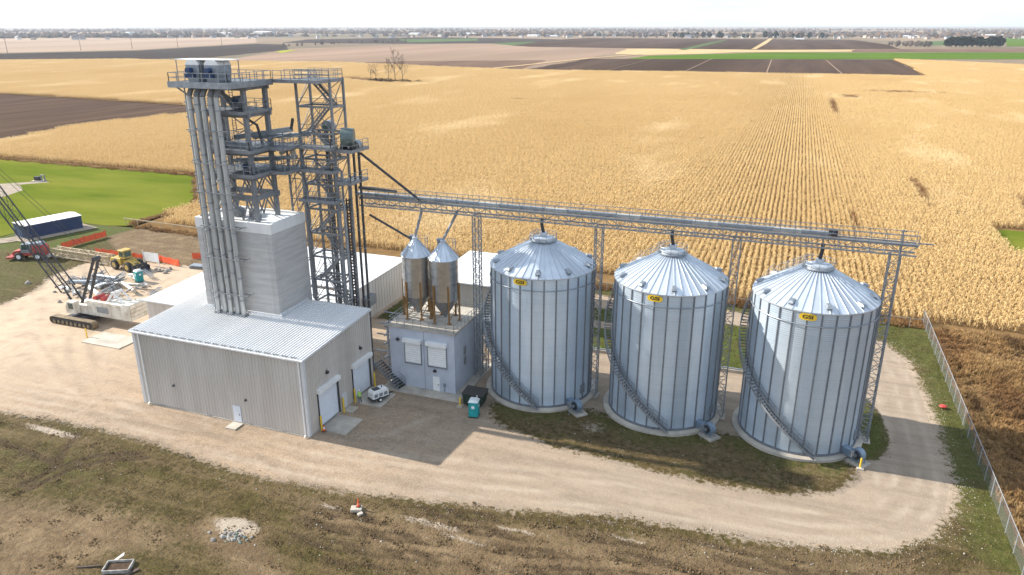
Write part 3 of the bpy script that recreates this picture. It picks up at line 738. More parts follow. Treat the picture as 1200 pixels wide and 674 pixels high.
# weeds along the corn edge behind the bins
pts = []
for x in np.arange(-60, 24, 1.6):
    for y in (124.2, 125.6):
        pts.append((x+rd.uniform(-.6,.6), y+rd.uniform(-.5,.5), -.05, rd.uniform(0,6.28), (.7,.7,rd.uniform(.5,1.0)), rd.randrange(2)))
for x in np.arange(-141, -100, 1.6):
    pts.append((x, 128+rd.uniform(-.6,.8), -.05, rd.uniform(0,6.28), (.8,.7,rd.uniform(.5,1.1)), rd.randrange(2)))
for x in np.arange(-296, -146, 1.9): pts.append((x, 184+rd.uniform(-.9,.9), -.05, rd.uniform(0,6.28), (.8,.8,rd.uniform(.4,1.0)), rd.randrange(2)))
for k in range(26): pts.append((-145.5-.2*k*0+rd.uniform(-.8,.8), 130+k*.9, -.05, rd.uniform(0,6.28), (.8,.8,rd.uniform(.4,.9)), rd.randrange(2)))
for k in range(44): f = k/43; pts.append((-146-28.5*f+rd.uniform(-.8,.8), 152.5+31.5*f+rd.uniform(-.8,.8), -.05, rd.uniform(0,6.28), (.8,.8,rd.uniform(.4,.9)), rd.randrange(2)))
scatter('edge_weeds', [tuft_block(7,2.8,60,(.45,1.2),.06,.42,5), tuft_block(8,2.8,60,(.3,.9),.07,.5,5)], pts, m.weed, 'brown weeds along the near edge of the cornfield', 'weeds')
# short turf: thin on the front slope, thicker round the bins
m.turf = leaf_mat('turf_blades', [(.082,.066,.019), (.070,.051,.019), (.062,.066,.013), (.120,.088,.040)], patch=.12, fine=1.2, trans=.15)
pts = []
msk = grav.reshape(ny, nx); drt = dirt.reshape(ny, nx); lus = lush.reshape(ny, nx)
for x in np.arange(-120, 23.4, 1.25):
    for y in np.arange(26, 126, 1.25):
        i = int((x-XA)/DX); j = int((y-YA)/DX)
        if i < 0 or j < 0 or i >= nx or j >= ny or msk[j, i] > .25: continue
        if rd.random() < drt[j, i]*1.1: continue
        if abs(x*math.cos(th)+y*math.sin(th)) > (-x*math.sin(th)+y*math.cos(th))*.86+10: continue
        if rd.random() > .55+.5*lus[j, i]: continue
        pts.append((x+rd.uniform(-.5,.5), y+rd.uniform(-.5,.5), float(z[j*nx+i])-.01, rd.uniform(0,6.28), (1,1,rd.uniform(.6,1.3)), rd.randrange(2)))
scatter('turf_grass', [tuft_block(11,1.5,38,(.05,.13),.022,.07,4), tuft_block(12,1.5,22,(.05,.18),.025,.09,4)], pts, m.turf, 'thin short grass on the open ground around the yard', 'grass')
# soil clods on the churned ground
def clod_block(seed, n, size):
    rd = random.Random(seed); vs, fs = [], []
    for i in range(n):
        x, y, s = rd.uniform(-size/2, size/2), rd.uniform(-size/2, size/2), rd.uniform(.03,.10)*(1.5 if rd.random() < .12 else 1)
        o = len(vs); a = rd.uniform(0, 6)
        for k in range(5): vs.append((x+s*rd.uniform(.7,1.4)*math.cos(a+k*1.256), y+s*rd.uniform(.7,1.4)*math.sin(a+k*1.256), -.02))
        for k in range(3): vs.append((x+s*.5*math.cos(a+k*2.1), y+s*.5*math.sin(a+k*2.1), s*rd.uniform(.6,1.2)))
        fs += [(o,o+1,o+5),(o+1,o+6,o+5),(o+1,o+2,o+6),(o+2,o+3,o+6),(o+3,o+7,o+6),(o+3,o+4,o+7),(o+4,o,o+7),(o,o+5,o+7),(o+5,o+6,o+7)]
    return vs, fs
pts = []; rtm = rut.reshape(ny, nx)
for x in np.arange(-85, 23, .9):
    for y in np.arange(28, 70, .9):
        i = int((x-XA)/DX); j = int((y-YA)/DX)
        if msk[j, i] > .35: continue
        if rd.random() < max(.05, drt[j, i]*(.5 if x > -44 else .16), rtm[j, i]*.85): pts.append((x+rd.uniform(-.4,.4), y+rd.uniform(-.4,.4), float(z[j*nx+i]), rd.uniform(0,6.28), (1,1,rd.uniform(.6,1.3)), rd.randrange(2)))
scatter('soil_clods', [clod_block(31,22,1.0), clod_block(32,12,1.0)], pts, mat('soil_clod', (.175,.122,.068), (.105,.072,.040), 1.5, .95), 'crumbly brown soil clods over the churned front slope', 'soil')
# loose pale stones
st = MB(); rd = random.Random(9)
for i in range(2000):
    for _ in range(20):
        x, y = rd.uniform(-95, 23), rd.uniform(30, 80)
        ii, jj = int((x-XA)/DX), int((y-YA)/DX)
        if msk[jj, ii] < .3: break
    else: continue
    s = rd.uniform(.03,.08)*(1.7 if rd.random() < .08 else 1); zz = float(z[jj*nx+ii])
    a = rd.uniform(0, 6.28)
    ring = [(x+s*math.cos(a+k*1.57)*rd.uniform(.7,1.3), y+s*math.sin(a+k*1.57)*rd.uniform(.7,1.3), zz-.02) for k in range(4)]
    o = len(st.v); st.v += ring+[(x+rd.uniform(-.3,.3)*s, y+rd.uniform(-.3,.3)*s, zz+s*rd.uniform(.6,1.1))]
    st.f += [(o,o+1,o+4),(o+1,o+2,o+4),(o+2,o+3,o+4),(o+3,o,o+4)]
for i in range(5200):                                    # gravel spilt along the edge of the yard
    k = rd.randrange(2, 24); a, b = YARD[k], YARD[k+1]; f = rd.random(); x, y = a[0]+(b[0]-a[0])*f+rd.gauss(0,1.1), a[1]+(b[1]-a[1])*f+rd.gauss(0,1.1)
    ii, jj = int((x-XA)/DX), int((y-YA)/DX)
    if not (0 <= ii < nx and 0 <= jj < ny): continue
    s = rd.uniform(.025,.075); zz = float(z[jj*nx+ii]); a = rd.uniform(0, 6.28); o = len(st.v)
    st.v += [(x+s*math.cos(a+q*1.57)*rd.uniform(.7,1.3), y+s*math.sin(a+q*1.57)*rd.uniform(.7,1.3), zz-.02) for q in range(4)]+[(x, y, zz+s*rd.uniform(.6,1.1))]
    st.f += [(o,o+1,o+4),(o+1,o+2,o+4),(o+2,o+3,o+4),(o+3,o,o+4)]
tag(st.build('loose_stones', mat('stone_pale', (.46,.42,.36), (.25,.215,.17), 3, .9), fix=False), 'pale loose stones strewn over the grass', 'stones', kind='stuff')
# ---------------------------------------------------------------- main building
def ribbed(mb, p, q, z0, z1a, z1b, n, depth, out, w=.07):
    """ribs standing proud of a wall running from p to q (2D), top height from z1a to z1b"""
    o = Vector(out)
    for k in range(n):
        t = (k+.5)/n; x = p[0]+(q[0]-p[0])*t; y = p[1]+(q[1]-p[1])*t; zt = z1a+(z1b-z1a)*t
        d = Vector((q[0]-p[0], q[1]-p[1])).normalized()*w/2
        mb.add([(x-d.x*2, y-d.y*2, z0),(x-d.x+o.x*depth, y-d.y+o.y*depth, z0),(x+d.x+o.x*depth, y+d.y+o.y*depth, z0),(x+d.x*2, y+d.y*2, z0),
                (x-d.x*2, y-d.y*2, zt),(x-d.x+o.x*depth, y-d.y+o.y*depth, zt),(x+d.x+o.x*depth, y+d.y+o.y*depth, zt),(x+d.x*2, y+d.y*2, zt)],
               [(0,1,5,4),(1,2,6,5),(2,3,7,6),(0,3,2,1),(4,5,6,7)])

BX0, BX1, BY0, BY1, ZF, ZB = -72.7, -48.1, 62.3, 76.8, 9.9, 10.7
B = thing('process_building', 'large stone grey metal clad building with pale ribbed roof around the concrete tower', 'building', (BX0, BY0, 0))
def zroof(y): return ZF+(ZB-ZF)*(y-BY0)/(BY1-BY0)
mb = MB(); mb.box(BX0, BX1, BY0+.02, BY0+.3, 0.12, ZF-.12); ribbed(mb, (BX0, BY0+.02), (BX1, BY0+.02), .12, ZF-.12, ZF-.12, 54, .07, (0,-1), .09)
mb.build('front_wall', m.wall_tan, B)
mb = MB(); yy = [BY0+.3, 64.35, 68.65, 71.75, 76.1, BY1]   # side wall with two door openings
mb.xprism([(yy[0],.12),(yy[1],.12),(yy[1],zroof(yy[1])-.12),(yy[0],zroof(yy[0])-.12)], BX1-.3, BX1)
mb.xprism([(yy[1],4.75),(yy[2],4.75),(yy[2],zroof(yy[2])-.12),(yy[1],zroof(yy[1])-.12)], BX1-.3, BX1)
mb.xprism([(yy[2],.12),(yy[3],.12),(yy[3],zroof(yy[3])-.12),(yy[2],zroof(yy[2])-.12)], BX1-.3, BX1)
mb.xprism([(yy[3],4.6),(yy[4],4.6),(yy[4],zroof(yy[4])-.12),(yy[3],zroof(yy[3])-.12)], BX1-.3, BX1)
mb.xprism([(yy[4],.12),(yy[5],.12),(yy[5],zroof(yy[5])-.12),(yy[4],zroof(yy[4])-.12)], BX1-.3, BX1)
for k in range(32):
    y = BY0+.45+(BY1-BY0-.7)*(k+.5)/32
    z0 = 4.75 if yy[1]-.1 < y < yy[2]+.1 else 4.6 if yy[3]-.1 < y < yy[4]+.1 else .12
    mb.box(BX1-.01, BX1+.045, y-.07, y+.07, z0, zroof(y)-.14)
mb.build('side_wall', m.wall_tan, B)
mb = MB(); mb.xprism([(BY0+.3,.12),(BY1,.12),(BY1,zroof(BY1)-.12),(BY0+.3,zroof(BY0)-.12)], BX0, BX0+.3); mb.box(BX0+.3, BX1-.3, BY1-.3, BY1, .12, ZB-.14)
mb.build('rear_wall', m.wall_tan, B)
mb = MB(); mb.box(BX0-.12, BX1+.12, BY0-.12, BY0+.0, -.3, .12); mb.box(BX1+.003, BX1+.12, BY0, BY1, -.3, .12); mb.box(BX0-.12, BX0-.003, BY0, BY1, -.3, .12)
mb.build('plinth', m.concrete, B)
mb = MB(); mb.xprism([(BY0-.25,ZF-.12),(BY1+.15,ZB-.12),(BY1+.15,ZB),(BY0-.25,ZF)], BX0-.2, BX1+.2)
roof = mb.build('roof', m.roof_white, B)
mb = MB()
for k in range(62):
    x = BX0-.1+(BX1-BX0+.2)*(k+.5)/62
    mb.add([(x-.06,BY0-.25,ZF-.01),(x+.06,BY0-.25,ZF-.01),(x+.03,BY0-.25,ZF+.10),(x-.03,BY0-.25,ZF+.10),(x-.06,BY1+.15,ZB-.01),(x+.06,BY1+.15,ZB-.01),(x+.03,BY1+.15,ZB+.10),(x-.03,BY1+.15,ZB+.10)],
           [(0,1,2,3),(7,6,5,4),(1,5,6,2),(2,6,7,3),(3,7,4,0)])
mb.build('standing_seams', m.roof_white, roof)
mb = MB()
for k in range(20):
    x = BX0+.3+(BX1-BX0-.6)*(k+.5)/20; mb.box(x-.42, x+.42, BY0-.2, BY0-.12, ZF+.10, ZF+.2)
mb.build('snow_guards', m.steel_light, roof)
mb = MB(); mb.box(BX0-.25, BX1+.25, BY0-.42, BY0-.26, ZF-.2, ZF-.02); mb.box(BX1+.2, BX1+.26, BY0-.26, BY1+.15, ZF-.16, ZF+.02)
mb.v = mb.v[:8]; mb.f = mb.f[:6]
mb.build('gutter', m.white, B)
mb = MB(); mb.xprism([(BY0-.26,ZF-.22),(BY1+.16,ZB-.22),(BY1+.16,ZB+.05),(BY0-.26,ZF+.05)], BX1+.201, BX1+.27); mb.build('rake_trim', m.trim, B)
mb = MB(); mb.xprism([(BY0-.26,ZF-.22),(BY1+.16,ZB-.22),(BY1+.16,ZB+.05),(BY0-.26,ZF+.05)], BX0-.27, BX0-.201); mb.build('rake_trim', m.trim, B)
mb = MB(); mb.box(BX1-.28, BX1+.08, BY0-.07, BY0+.015, .13, ZF-.2); mb.box(BX1+.003, BX1+.075, BY0-.06, BY0+.3, .13, ZF-.2); mb.build('corner_trim', m.trim, B)
mb = MB(); mb.box(BX0-.08, BX0+.3, BY0-.07, BY0+.015, .13, ZF-.2); mb.build('corner_trim', m.trim, B)
for xx in (BX0+1.0, BX1-.45):
    mb = MB(); mb.box(xx-.07, xx+.07, BY0-.22, BY0-.085, .3, ZF-.2); mb.bar((xx,BY0-.15,.3),(xx,BY0-.42,.1),.12); mb.build('downspout', m.white, B)
# roll-up doors
for (y0, y1, zt) in ((64.5,68.5,4.6),(71.9,75.95,4.45)):
    mb = MB()
    for k in range(15):
        z0 = .1+(zt-.1)*k/15; z1 = .1+(zt-.1)*(k+1)/15
        mb.add([(BX1-.12,y0,z0),(BX1-.12,y1,z0),(BX1-.08,y1,(z0+z1)/2),(BX1-.08,y0,(z0+z1)/2),(BX1-.12,y1,z1),(BX1-.12,y0,z1)], [(0,1,2,3),(3,2,4,5)])
    dr = mb.build('roll_up_door', m.door, B)
    MB().box(BX1-.02, BX1+.48, y0-.2, y1+.2, zt+.02, zt+.55).build('door_hood', m.white, dr)
    MB().box(BX1-.02, BX1+.11, y0-.16, y0-.01, .1, zt).build('door_track', m.dark, dr); MB().box(BX1-.02, BX1+.11, y1+.01, y1+.16, .1, zt).build('door_track', m.dark, dr)
mb = MB(); mb.box(BX1+.046, BX1+.10, 69.15, 70.15, .14, 2.2); dr = mb.build('side_door', m.trim, B)
MB().box(BX1+.10, BX1+.17, 69.25, 69.32, 1.05, 1.2).build('handle', m.dark, dr)
mb = MB(); mb.box(-58.7, -57.6, BY0-.09, BY0-.035, .13, 2.25); dr = mb.build('front_door', m.door, B)
MB().box(-57.85, -57.78, BY0-.16, BY0-.09, 1.05, 1.2).build('handle', m.dark, dr)
for (x, zz) in ((-67.4,3.2),(-56.6,3.2)):
    mb = MB(); mb.box(x-.12, x+.12, BY0-.24, BY0-.035, zz, zz+.16); mb.box(x-.04, x+.04, BY0-.12, BY0-.035, zz+.16, zz+.28); mb.build('wall_lamp', m.dark, B)
for y in (66.5,73.9):
    mb = MB(); mb.box(BX1+.046, BX1+.32, y-.18, y+.18, 6.3, 6.55); mb.box(BX1+.046, BX1+.14, y-.06, y+.06, 6.55, 6.75); mb.build('wall_lamp', m.dark, B)

# concrete tower
TX0, TX1, TY0, TY1, TZ = -68.6, -57.3, 70.9, 77.7, 22.4
T = thing('concrete_tower', 'tall cast concrete silo block with white cap band rising through the roof', 'tower', ((TX0+TX1)/2, TY0, 0))
mb = MB(); mb.box(TX0, TX1, TY0, TY1, 0, 21.15); w = mb.build('wall', m.cast, T)
mb = MB()
for x in (TX0+.75, TX1-.75): mb.box(x-.04, x+.04, TY0-.03, TY0-.002, 10.3, 21.14)
for y in (TY0+.7, TY1-.7): mb.box(TX1+.002, TX1+.03, y-.04, y+.04, 10.3, 21.14)
mb.build('corner_strips', m.cast, w, kind='stuff')
mb = MB(); o = .06
mb.box(TX0-o, TX1+o, TY0-o, TY0+.3, 21.15, TZ); mb.box(TX0-o, TX1+o, TY1-.3, TY1+o, 21.15, TZ); mb.box(TX0-o, TX0+.3, TY0+.3, TY1-.3, 21.15, TZ); mb.box(TX1-.3, TX1+o, TY0+.3, TY1-.3, 21.15, TZ)
mb.build('cap_band', m.cast_white, T)
MB().box(TX0+.3, TX1-.3, TY0+.3, TY1-.3, 21.6, 22.12).build('roof_deck', m.white, T)
mb = MB(); mb.box(TX0-.35, TX1+.35, TY0-.12, TY0-.003, 10.1, 10.75); mb.box(TX1+.003, TX1+.12, TY0, BY1, 10.1, 11.0)
mb.build('flashing', m.trim, T)

# spouts down the face of the concrete tower
SPX = [-65.9,-64.95,-63.95,-62.95,-62.0]
SP = thing('grain_spouts', 'row of five vertical galvanised spouts down the front of the concrete tower', 'spouts', (-63.6, 70.0, 10.3))
for i, x in enumerate(SPX):
    y = 69.85+.12*(i % 2); r = .36 if i in (1, 3) else .30
    mb = MB(); mb.tube([(x,y,10.35),(x,y,37.2)], r, 10); pp = mb.build('spout', m.spout, SP, smooth=True)
    mb = MB()
    for zf in np.arange(12.5+.6*(i % 2), 37, 2.9): mb.lathe((x,y,0), [(r+.01,zf-.07),(r+.07,zf-.07),(r+.07,zf+.07),(r+.01,zf+.07)], 10)
    mb.build('flange', m.steel_light, pp, kind='stuff')
    mb = MB(); mb.tube([(x,y,37.2),(x+.12,y+.3,37.9),(x+.2,y+1.0,38.6)], r*1.08, 8); mb.build('elbow', m.steel, pp, smooth=True)
    MB().box(x-.42, x+.42, y-.4, y+.4, 10.2, 10.62).build('base_box', m.steel, pp)
for zf in (13.2,17.8,21.8,26,29.5,33.4):
    mb = MB(); mb.bar((-66.6,69.5,zf),(-60.7,69.5,zf),.1); mb.bar((-66.4,70.25,zf),(-60.9,70.25,zf),.1)
    for x in (-66.4,-60.9): mb.bar((x,69.5,zf),(x,72.4 if zf > 22.4 else 70.9,zf),.1)
    mb.build('bracket', m.steel, SP)

# thin conduit left of the spouts
mb = MB(); mb.tube([(-66.7,70.15,10.4),(-66.7,70.15,38.5)], .09, 6)
for zf in np.arange(11,38.4,1.7): mb.box(-66.95,-66.5,70.05,70.25,zf-.08,zf+.08)
mb.build('cable_riser', m.steel_light, SP)

# steel frame on the concrete tower
FR = thing('steel_frame', 'dark grey open steel frame with platforms on top of the concrete tower', 'steel frame', (-63.2, 74, TZ))
colx, coly = (-66.6, -60.2), (72.3, 76.2)
for x in colx:
    for y in coly: MB().box(x-.24, x+.24, y-.24, y+.24, 22.1, 38.4).build('column', m.steel, FR)
for zl in (25.4,28.0,30.9,35.4,38.5):
    for y in coly: MB().box(colx[0]-.6, colx[1]+.6, y-.13, y+.13, zl-.72, zl-.03).build('beam', m.steel, FR)
    for x in colx: MB().box(x-.12, x+.12, coly[0]+.25, coly[1]-.25, zl-.70, zl-.035).build('beam', m.steel, FR)
mb = MB()
for y in coly:
    for za, zb in ((22.2,24.9),(25.4,27.5)):
        xs = np.linspace(colx[0], colx[1], 4)
        for a, b in zip(xs[:-1], xs[1:]):
            mb.bar((a,y,za),((a+b)/2,y,zb),.14); mb.bar(((a+b)/2,y,zb),(b,y,za),.14)
for x in colx:
    for za, zb in ((22.2,24.9),(25.4,27.5)):
        mb.bar((x,coly[0],za),(x,74.2,zb),.14); mb.bar((x,74.2,zb),(x,coly[1],za),.14)
mb.bar((colx[0],coly[1],31),(colx[1],coly[1],34.9),.11); mb.bar((colx[1],coly[1],31),(colx[0],coly[1],34.9),.11)
mb.build('braces', m.steel, FR, kind='stuff')
def deck(x0, x1, y0, y1, zl, par, rails='flbr', th=.16, fascia=.0, gap=None):
    d = MB().box(x0, x1, y0, y1, zl-.02, zl+.06).build('platform', m.grate, par)
    f = MB(); e = .07
    f.box(x0-e, x1+e, y0-e, y0-.003, zl-.3, zl+.1); f.box(x0-e, x1+e, y1+.003, y1+e, zl-.3, zl+.1); f.box(x0-e, x0-.003, y0, y1, zl-.3, zl+.1); f.box(x1+.003, x1+e, y0, y1, zl-.3, zl+.1)
    f.build('edge_beam', m.steel, d)
    r = MB(); z0 = zl+.06; kw = dict(sp=1.2, r=.065, mids=1)
    if 'f' in rails: railing(r, [(x0,y0,z0),(x1,y0,z0)], **kw)
    if 'b' in rails: railing(r, [(x0,y1,z0),(x1,y1,z0)], **kw)
    if 'l' in rails: railing(r, [(x0,y0,z0),(x0,y1,z0)], **kw)
    if 'r' in rails: railing(r, [(x1,y0,z0),(x1,y1,z0)], **kw)
    if r.v: r.build('railing', m.steel_light, d)
    return d
deck(-66.9, -59.4, 71.3, 78.6, 28.0, FR); deck(-59.3, -57.2, 74.6, 79.0, 28.0, FR, 'lr')
deck(-66.9, -59.4, 71.3, 78.6, 30.9, FR); deck(-59.3, -57.2, 74.6, 79.0, 30.9, FR, 'lr')
deck(-66.9, -59.8, 71.3, 76.6, 35.4, FR)
deck(-67.7, -59.4, 69.0, 76.6, 38.72, FR)
MB().box(-67.85, -59.25, 68.85, 68.92, 38.2, 38.9).build('fascia', m.steel_light, FR)
MB().box(-59.32, -59.25, 68.93, 76.7, 38.2, 38.9).build('fascia', m.steel_light, FR)
deck(-59.2, -52.9, 76.7, 79.0, 38.72, FR, 'fb')
mb = MB()
for x in (-67,-62.5): mb.bar((x,69.2,38.3),(x,72.3,36.3),.14)
for x in (-64.2,-63.7): mb.bar((x,74.6,28.1),(x,74.6,39.9),.07)
for zf in np.arange(28.4,39.8,.33): mb.bar((-64.2,74.6,zf),(-63.7,74.6,zf),.05)
mb.build('ladder', m.steel_light, FR)

# machines on the frame
def drum_head(name, x, y, zb, label):
    t = thing(name, label, 'machine', (x, y, zb), 'conveyor drives on the top platform')
    MB().yprism([(x-.75,zb+.05),(x+.75,zb+.05),(x+.95,zb+1.2),(x+.95,zb+1.9),(x-.95,zb+1.9),(x-.95,zb+1.2)], y-1.1, y+1.1).build('casing', m.steel_light, t)
    mb = MB(); pr = [(x+.95*math.cos(a), zb+1.9+.62*math.sin(a)) for a in np.linspace(0, math.pi, 9)]; mb.yprism(pr, y-1.12, y+1.12); mb.build('hood', m.white, t, smooth=True)
    mb = MB(); mb.tube([(x-.2,y-1.75,zb+1.3),(x-.2,y-1.12,zb+1.3)], .34, 12); mb.box(x-.7,x+.4,y-1.7,y-1.13,zb+.5,zb+.95); mb.build('motor', m.blue, t)
    MB().box(x-.75, x+.75, y-1.0, y+1.0, zb-.0, zb+.06).build('base', m.dark, t)
drum_head('conveyor_drive', -65.1, 71.2, 38.78, 'white hooded conveyor drive nearest the outer end of the top platform')
drum_head('conveyor_drive', -62.4, 71.2, 38.78, 'white hooded conveyor drive nearest the walkway on the top platform')
CN = thing('canopy', 'thin white canopy on posts over the machines on the top platform', 'canopy', (-64.6, 72, 38.78))
MB().box(-67.6, -60.6, 70.2, 72.8, 41.2, 41.28).build('canopy_sheet', m.white, CN)
for x in (-67.5,-64.0,-60.7):
    for y in (70.3,72.7): MB().bar((x,y,38.78),(x,y,41.2),.08).build('post', m.steel_light, CN)
def housing(name, label, x0, x1, y0, y1, z0, z1, mt, motor=True):
    t = thing(name, label, 'machine', ((x0+x1)/2, (y0+y1)/2, z0))
    ym, xm = (y0+y1)/2, (x0+x1)/2
    MB().yprism([(x0,z1-.25*(z1-z0)),(x0+.3*(x1-x0),z1),(x1-.3*(x1-x0),z1),(x1,z1-.25*(z1-z0)),(x1,z0+.35*(z1-z0)),(xm+.25,z0),(xm-.25,z0),(x0,z0+.35*(z1-z0))], y0, y1).build('casing', mt, t)
    if motor:
        mb = MB(); mb.tube([(x1-.2,y0-.65,z1-.35*(z1-z0)),(x1-.2,y0-.02,z1-.35*(z1-z0))], .25, 10); mb.build('motor', m.blue, t)
    mb = MB()
    for x in (x0+.12, x1-.12):
        for y in (y0+.12, y1-.12): mb.bar((x,y,z0),(x,y,z0+.35*(z1-z0)),.1)
    mb.build('stand', m.dark, t, kind='stuff')
housing('scalper', 'grey grain cleaner box at the spout side of the third platform', -66.2, -65.0, 72.8, 74.2, 31.0, 34.6, m.steel)
housing('distributor', 'grey distributor hopper hanging near the frame ladder', -63.0, -61.9, 73.4, 74.6, 35.5, 37.0, m.steel)
housing('sampler', 'pale narrow sampler box on the second platform near the corner column', -62.2, -61.2, 73, 74.2, 28.1, 29.3, m.steel_light)
DC = thing('drag_conveyor', 'pale inclined drag conveyor running from the frame toward the stair tower', 'conveyor', (-60, 75, 31))
MB().bar((-64.4,74.9,31.9),(-57.2,76.8,33.0),.5,.6).build('trough', m.steel_light, DC)
MB().bar((-57.2,76.6,33.0),(-56.9,76.7,34.3),.25,.3).build('drive', m.dark, DC)
mb = MB(); mb.bar((-58.4,76.4,31),(-58.4,76.4,32.5),.1); mb.bar((-61.2,75.8,31),(-61.2,75.8,32.1),.1); mb.build('stand', m.steel, DC)
for i, (a, b, r) in enumerate((((-65.5,75.6,28.9),(-58.0,78.4,29.3),.28),((-63.5,77.2,31.7),(-56.8,79.9,32.0),.3),((-66.2,72.6,31.6),(-60.4,72.6,31.5),.22))):
    mb = MB(); mb.bar(a, b, r*2, r*1.6); d = (Vector(b)-Vector(a)).normalized()
    for f in (.05,.35,.65,.95): c_ = Vector(a).lerp(Vector(b), f); mb.bar(c_-d*.06, c_+d*.06, r*2.5, r*2.1)
    tag(mb.build('screw_conveyor', m.steel_light), ('pale conveyor trough on the second frame platform','pale conveyor trough bridging from the third platform to the stair tower','short pale conveyor trough along the front of the third platform')[i], 'conveyor')
mb = MB(); mb.tube([(-62,74,35.6),(-61.4,74.2,34.2),(-60.6,74.6,33.6),(-60.2,74.8,31.2)], .17, 8); tag(mb.build('bent_spout', m.dark, smooth=True), 'dark bent spout pipe dropping between the upper frame platforms', 'pipe')
for i, (a, b) in enumerate((((-66,74.5,38.4),(-62.8,73.6,35.4)),((-64.5,71.9,38.4),(-61,74.6,34.8)))):
    mb = MB(); mb.tube([a, b], .2, 8); tag(mb.build('diagonal_spout', m.steel, smooth=True), ('dark diagonal spout under the top platform, nearer the row of spouts', 'dark diagonal spout under the top platform, nearer the corner column')[i], 'pipe')
# equipment on the tower roof
for i, (x, y, s) in enumerate(((-64.6,74,.9),(-62.4,74.6,.75),(-61.2,73.4,.55))):
    t = thing('roof_vent', ('largest grey box vent on the concrete tower roof','middle sized grey box vent on the concrete tower roof','smallest grey box vent on the concrete tower roof')[i], 'vent', (x,y,22.12))
    mb = MB(); mb.box(x-s*.8,x+s*.8,y-s*.6,y+s*.6,22.12,22.12+s*.9); mb.build('box', m.steel, t)
    mb = MB(); mb.yprism([(x-s*.9,22.12+s*.9),(x+s*.9,22.12+s*.9),(x,22.12+s*1.3)], y-s*.7, y+s*.7); mb.build('cap', m.steel_light, t)

# stair tower
ST = thing('stair_tower', 'tall dark grey braced steel stair tower beside the concrete tower', 'stair tower', (-55.3, 80.2, 0))
SX0, SX1, SY0, SY1 = -57.8, -52.9, 79.1, 82.0
for x in (SX0, SX1):
    for y in (SY0, SY1): MB().box(x-.13, x+.13, y-.13, y+.13, -.1, 38.9).build('column', m.steel, ST)
levels = list(np.linspace(0, 38.7, 13))
mb = MB()
for i, zl in enumerate(levels[1:]):
    zp = levels[i]
    for y in (SY0, SY1):
        mb.bar((SX0,y,zl),(SX1,y,zl),.16,.24)
        if y == SY0: mb.bar((SX0,y,zp),((SX0+SX1)/2,y,zl),.08); mb.bar((SX1,y,zp),((SX0+SX1)/2,y,zl),.08)
        else: mb.bar((SX0,y,zp),(SX1,y,zl),.08)
    for x in (SX0, SX1):
        mb.bar((x,SY0,zl),(x,SY1,zl),.16,.24); mb.bar((x,SY0,zp),(x,SY1,zl),.08)
    # guard rails round each landing
    for q in (.55,1.05):
        mb.bar((SX0,SY0,zl+q),(SX1,SY0,zl+q),.06); mb.bar((SX1,SY0,zl+q),(SX1,SY1,zl+q),.06)
mb.build('frame', m.steel, ST)
for i in range(len(levels)-1):
    a, b = levels[i], levels[i+1]; y = SY0+.75 if i % 2 == 0 else SY1-.75
    xa, xb = (SX0+.9, SX1-.9) if i % 2 == 0 else (SX1-.9, SX0+.9)
    mb = MB(); tr = MB(); flight(mb, tr, (xa,y,a+.1), (xb,y,b), .95, (0,1,0), n=10)
    fl = mb.build('stair_flight', m.steel, ST); tr.build('treads', m.grate, fl)
    ld = MB(); ld.box(*((SX1-.95, SX1-.1) if i % 2 == 0 else (SX0+.1, SX0+.95)), SY0+.1, SY1-.1, b-.05, b+.02); ld.build('landing', m.grate, ST)
railm = MB(); railing(railm, [(SX0,SY0,38.8),(SX1,SY0,38.8),(SX1,SY1,38.8),(SX0,SY1,38.8)], 1.1, 1.0); railm.build('railing', m.steel_light, ST)
deck(SX0, SX1, SY0, SY1, 38.72, ST, '')
# vertical spouts and cable trays inside and behind it
for i, (x, y, zt, r) in enumerate(((-56.9,82.6,27,.16),(-55.6,82.7,30,.13),(-54.5,82.6,27,.16),(-53.6,82.7,25,.12),(-58.6,80.6,26,.16))):
    mb = MB(); mb.tube([(x,y,0),(x,y,zt),(x-1.2,y-1.0,zt+1.6)], r, 8); mb.build('riser_pipe', m.steel_light if i % 2 else m.steel, ST, smooth=True)
# wide landings with guard rails toward the frame
for zl in (24.1, 27.9, 30.8):
    deck(SX0+.1, SX1+.5, SY0-1.6, SY0-.2, zl, ST, 'fr')
mb = MB()
for zp, zl in ((22.5,25.4),(25.4,28.2),(28.2,31)):
    for x in (-59.2,-57.9): mb.bar((x,77.7,zp),(x+1.1,79.0,zl),.11); mb.bar((x+1.1,77.7,zp),(x,79.0,zl),.11)
for x in (-59.2,-57.2): mb.bar((x,78.0,10.6),(x,78.0,31),.2)
for zp in np.arange(11,30,2.6): mb.bar((-59.2,78.0,zp),(-57.2,78.0,zp+2.6),.08); mb.bar((-59.2,78.0,zp),(-57.2,78.0,zp),.1)
mb.build('link_braces', m.steel, ST)
# side balcony for the elevator heads
deck(-52.7, -50.2, 78.6, 82.6, 30.4, ST, 'fr'); deck(-52.7, -50.6, 78.6, 82.6, 26.4, ST, 'fr')

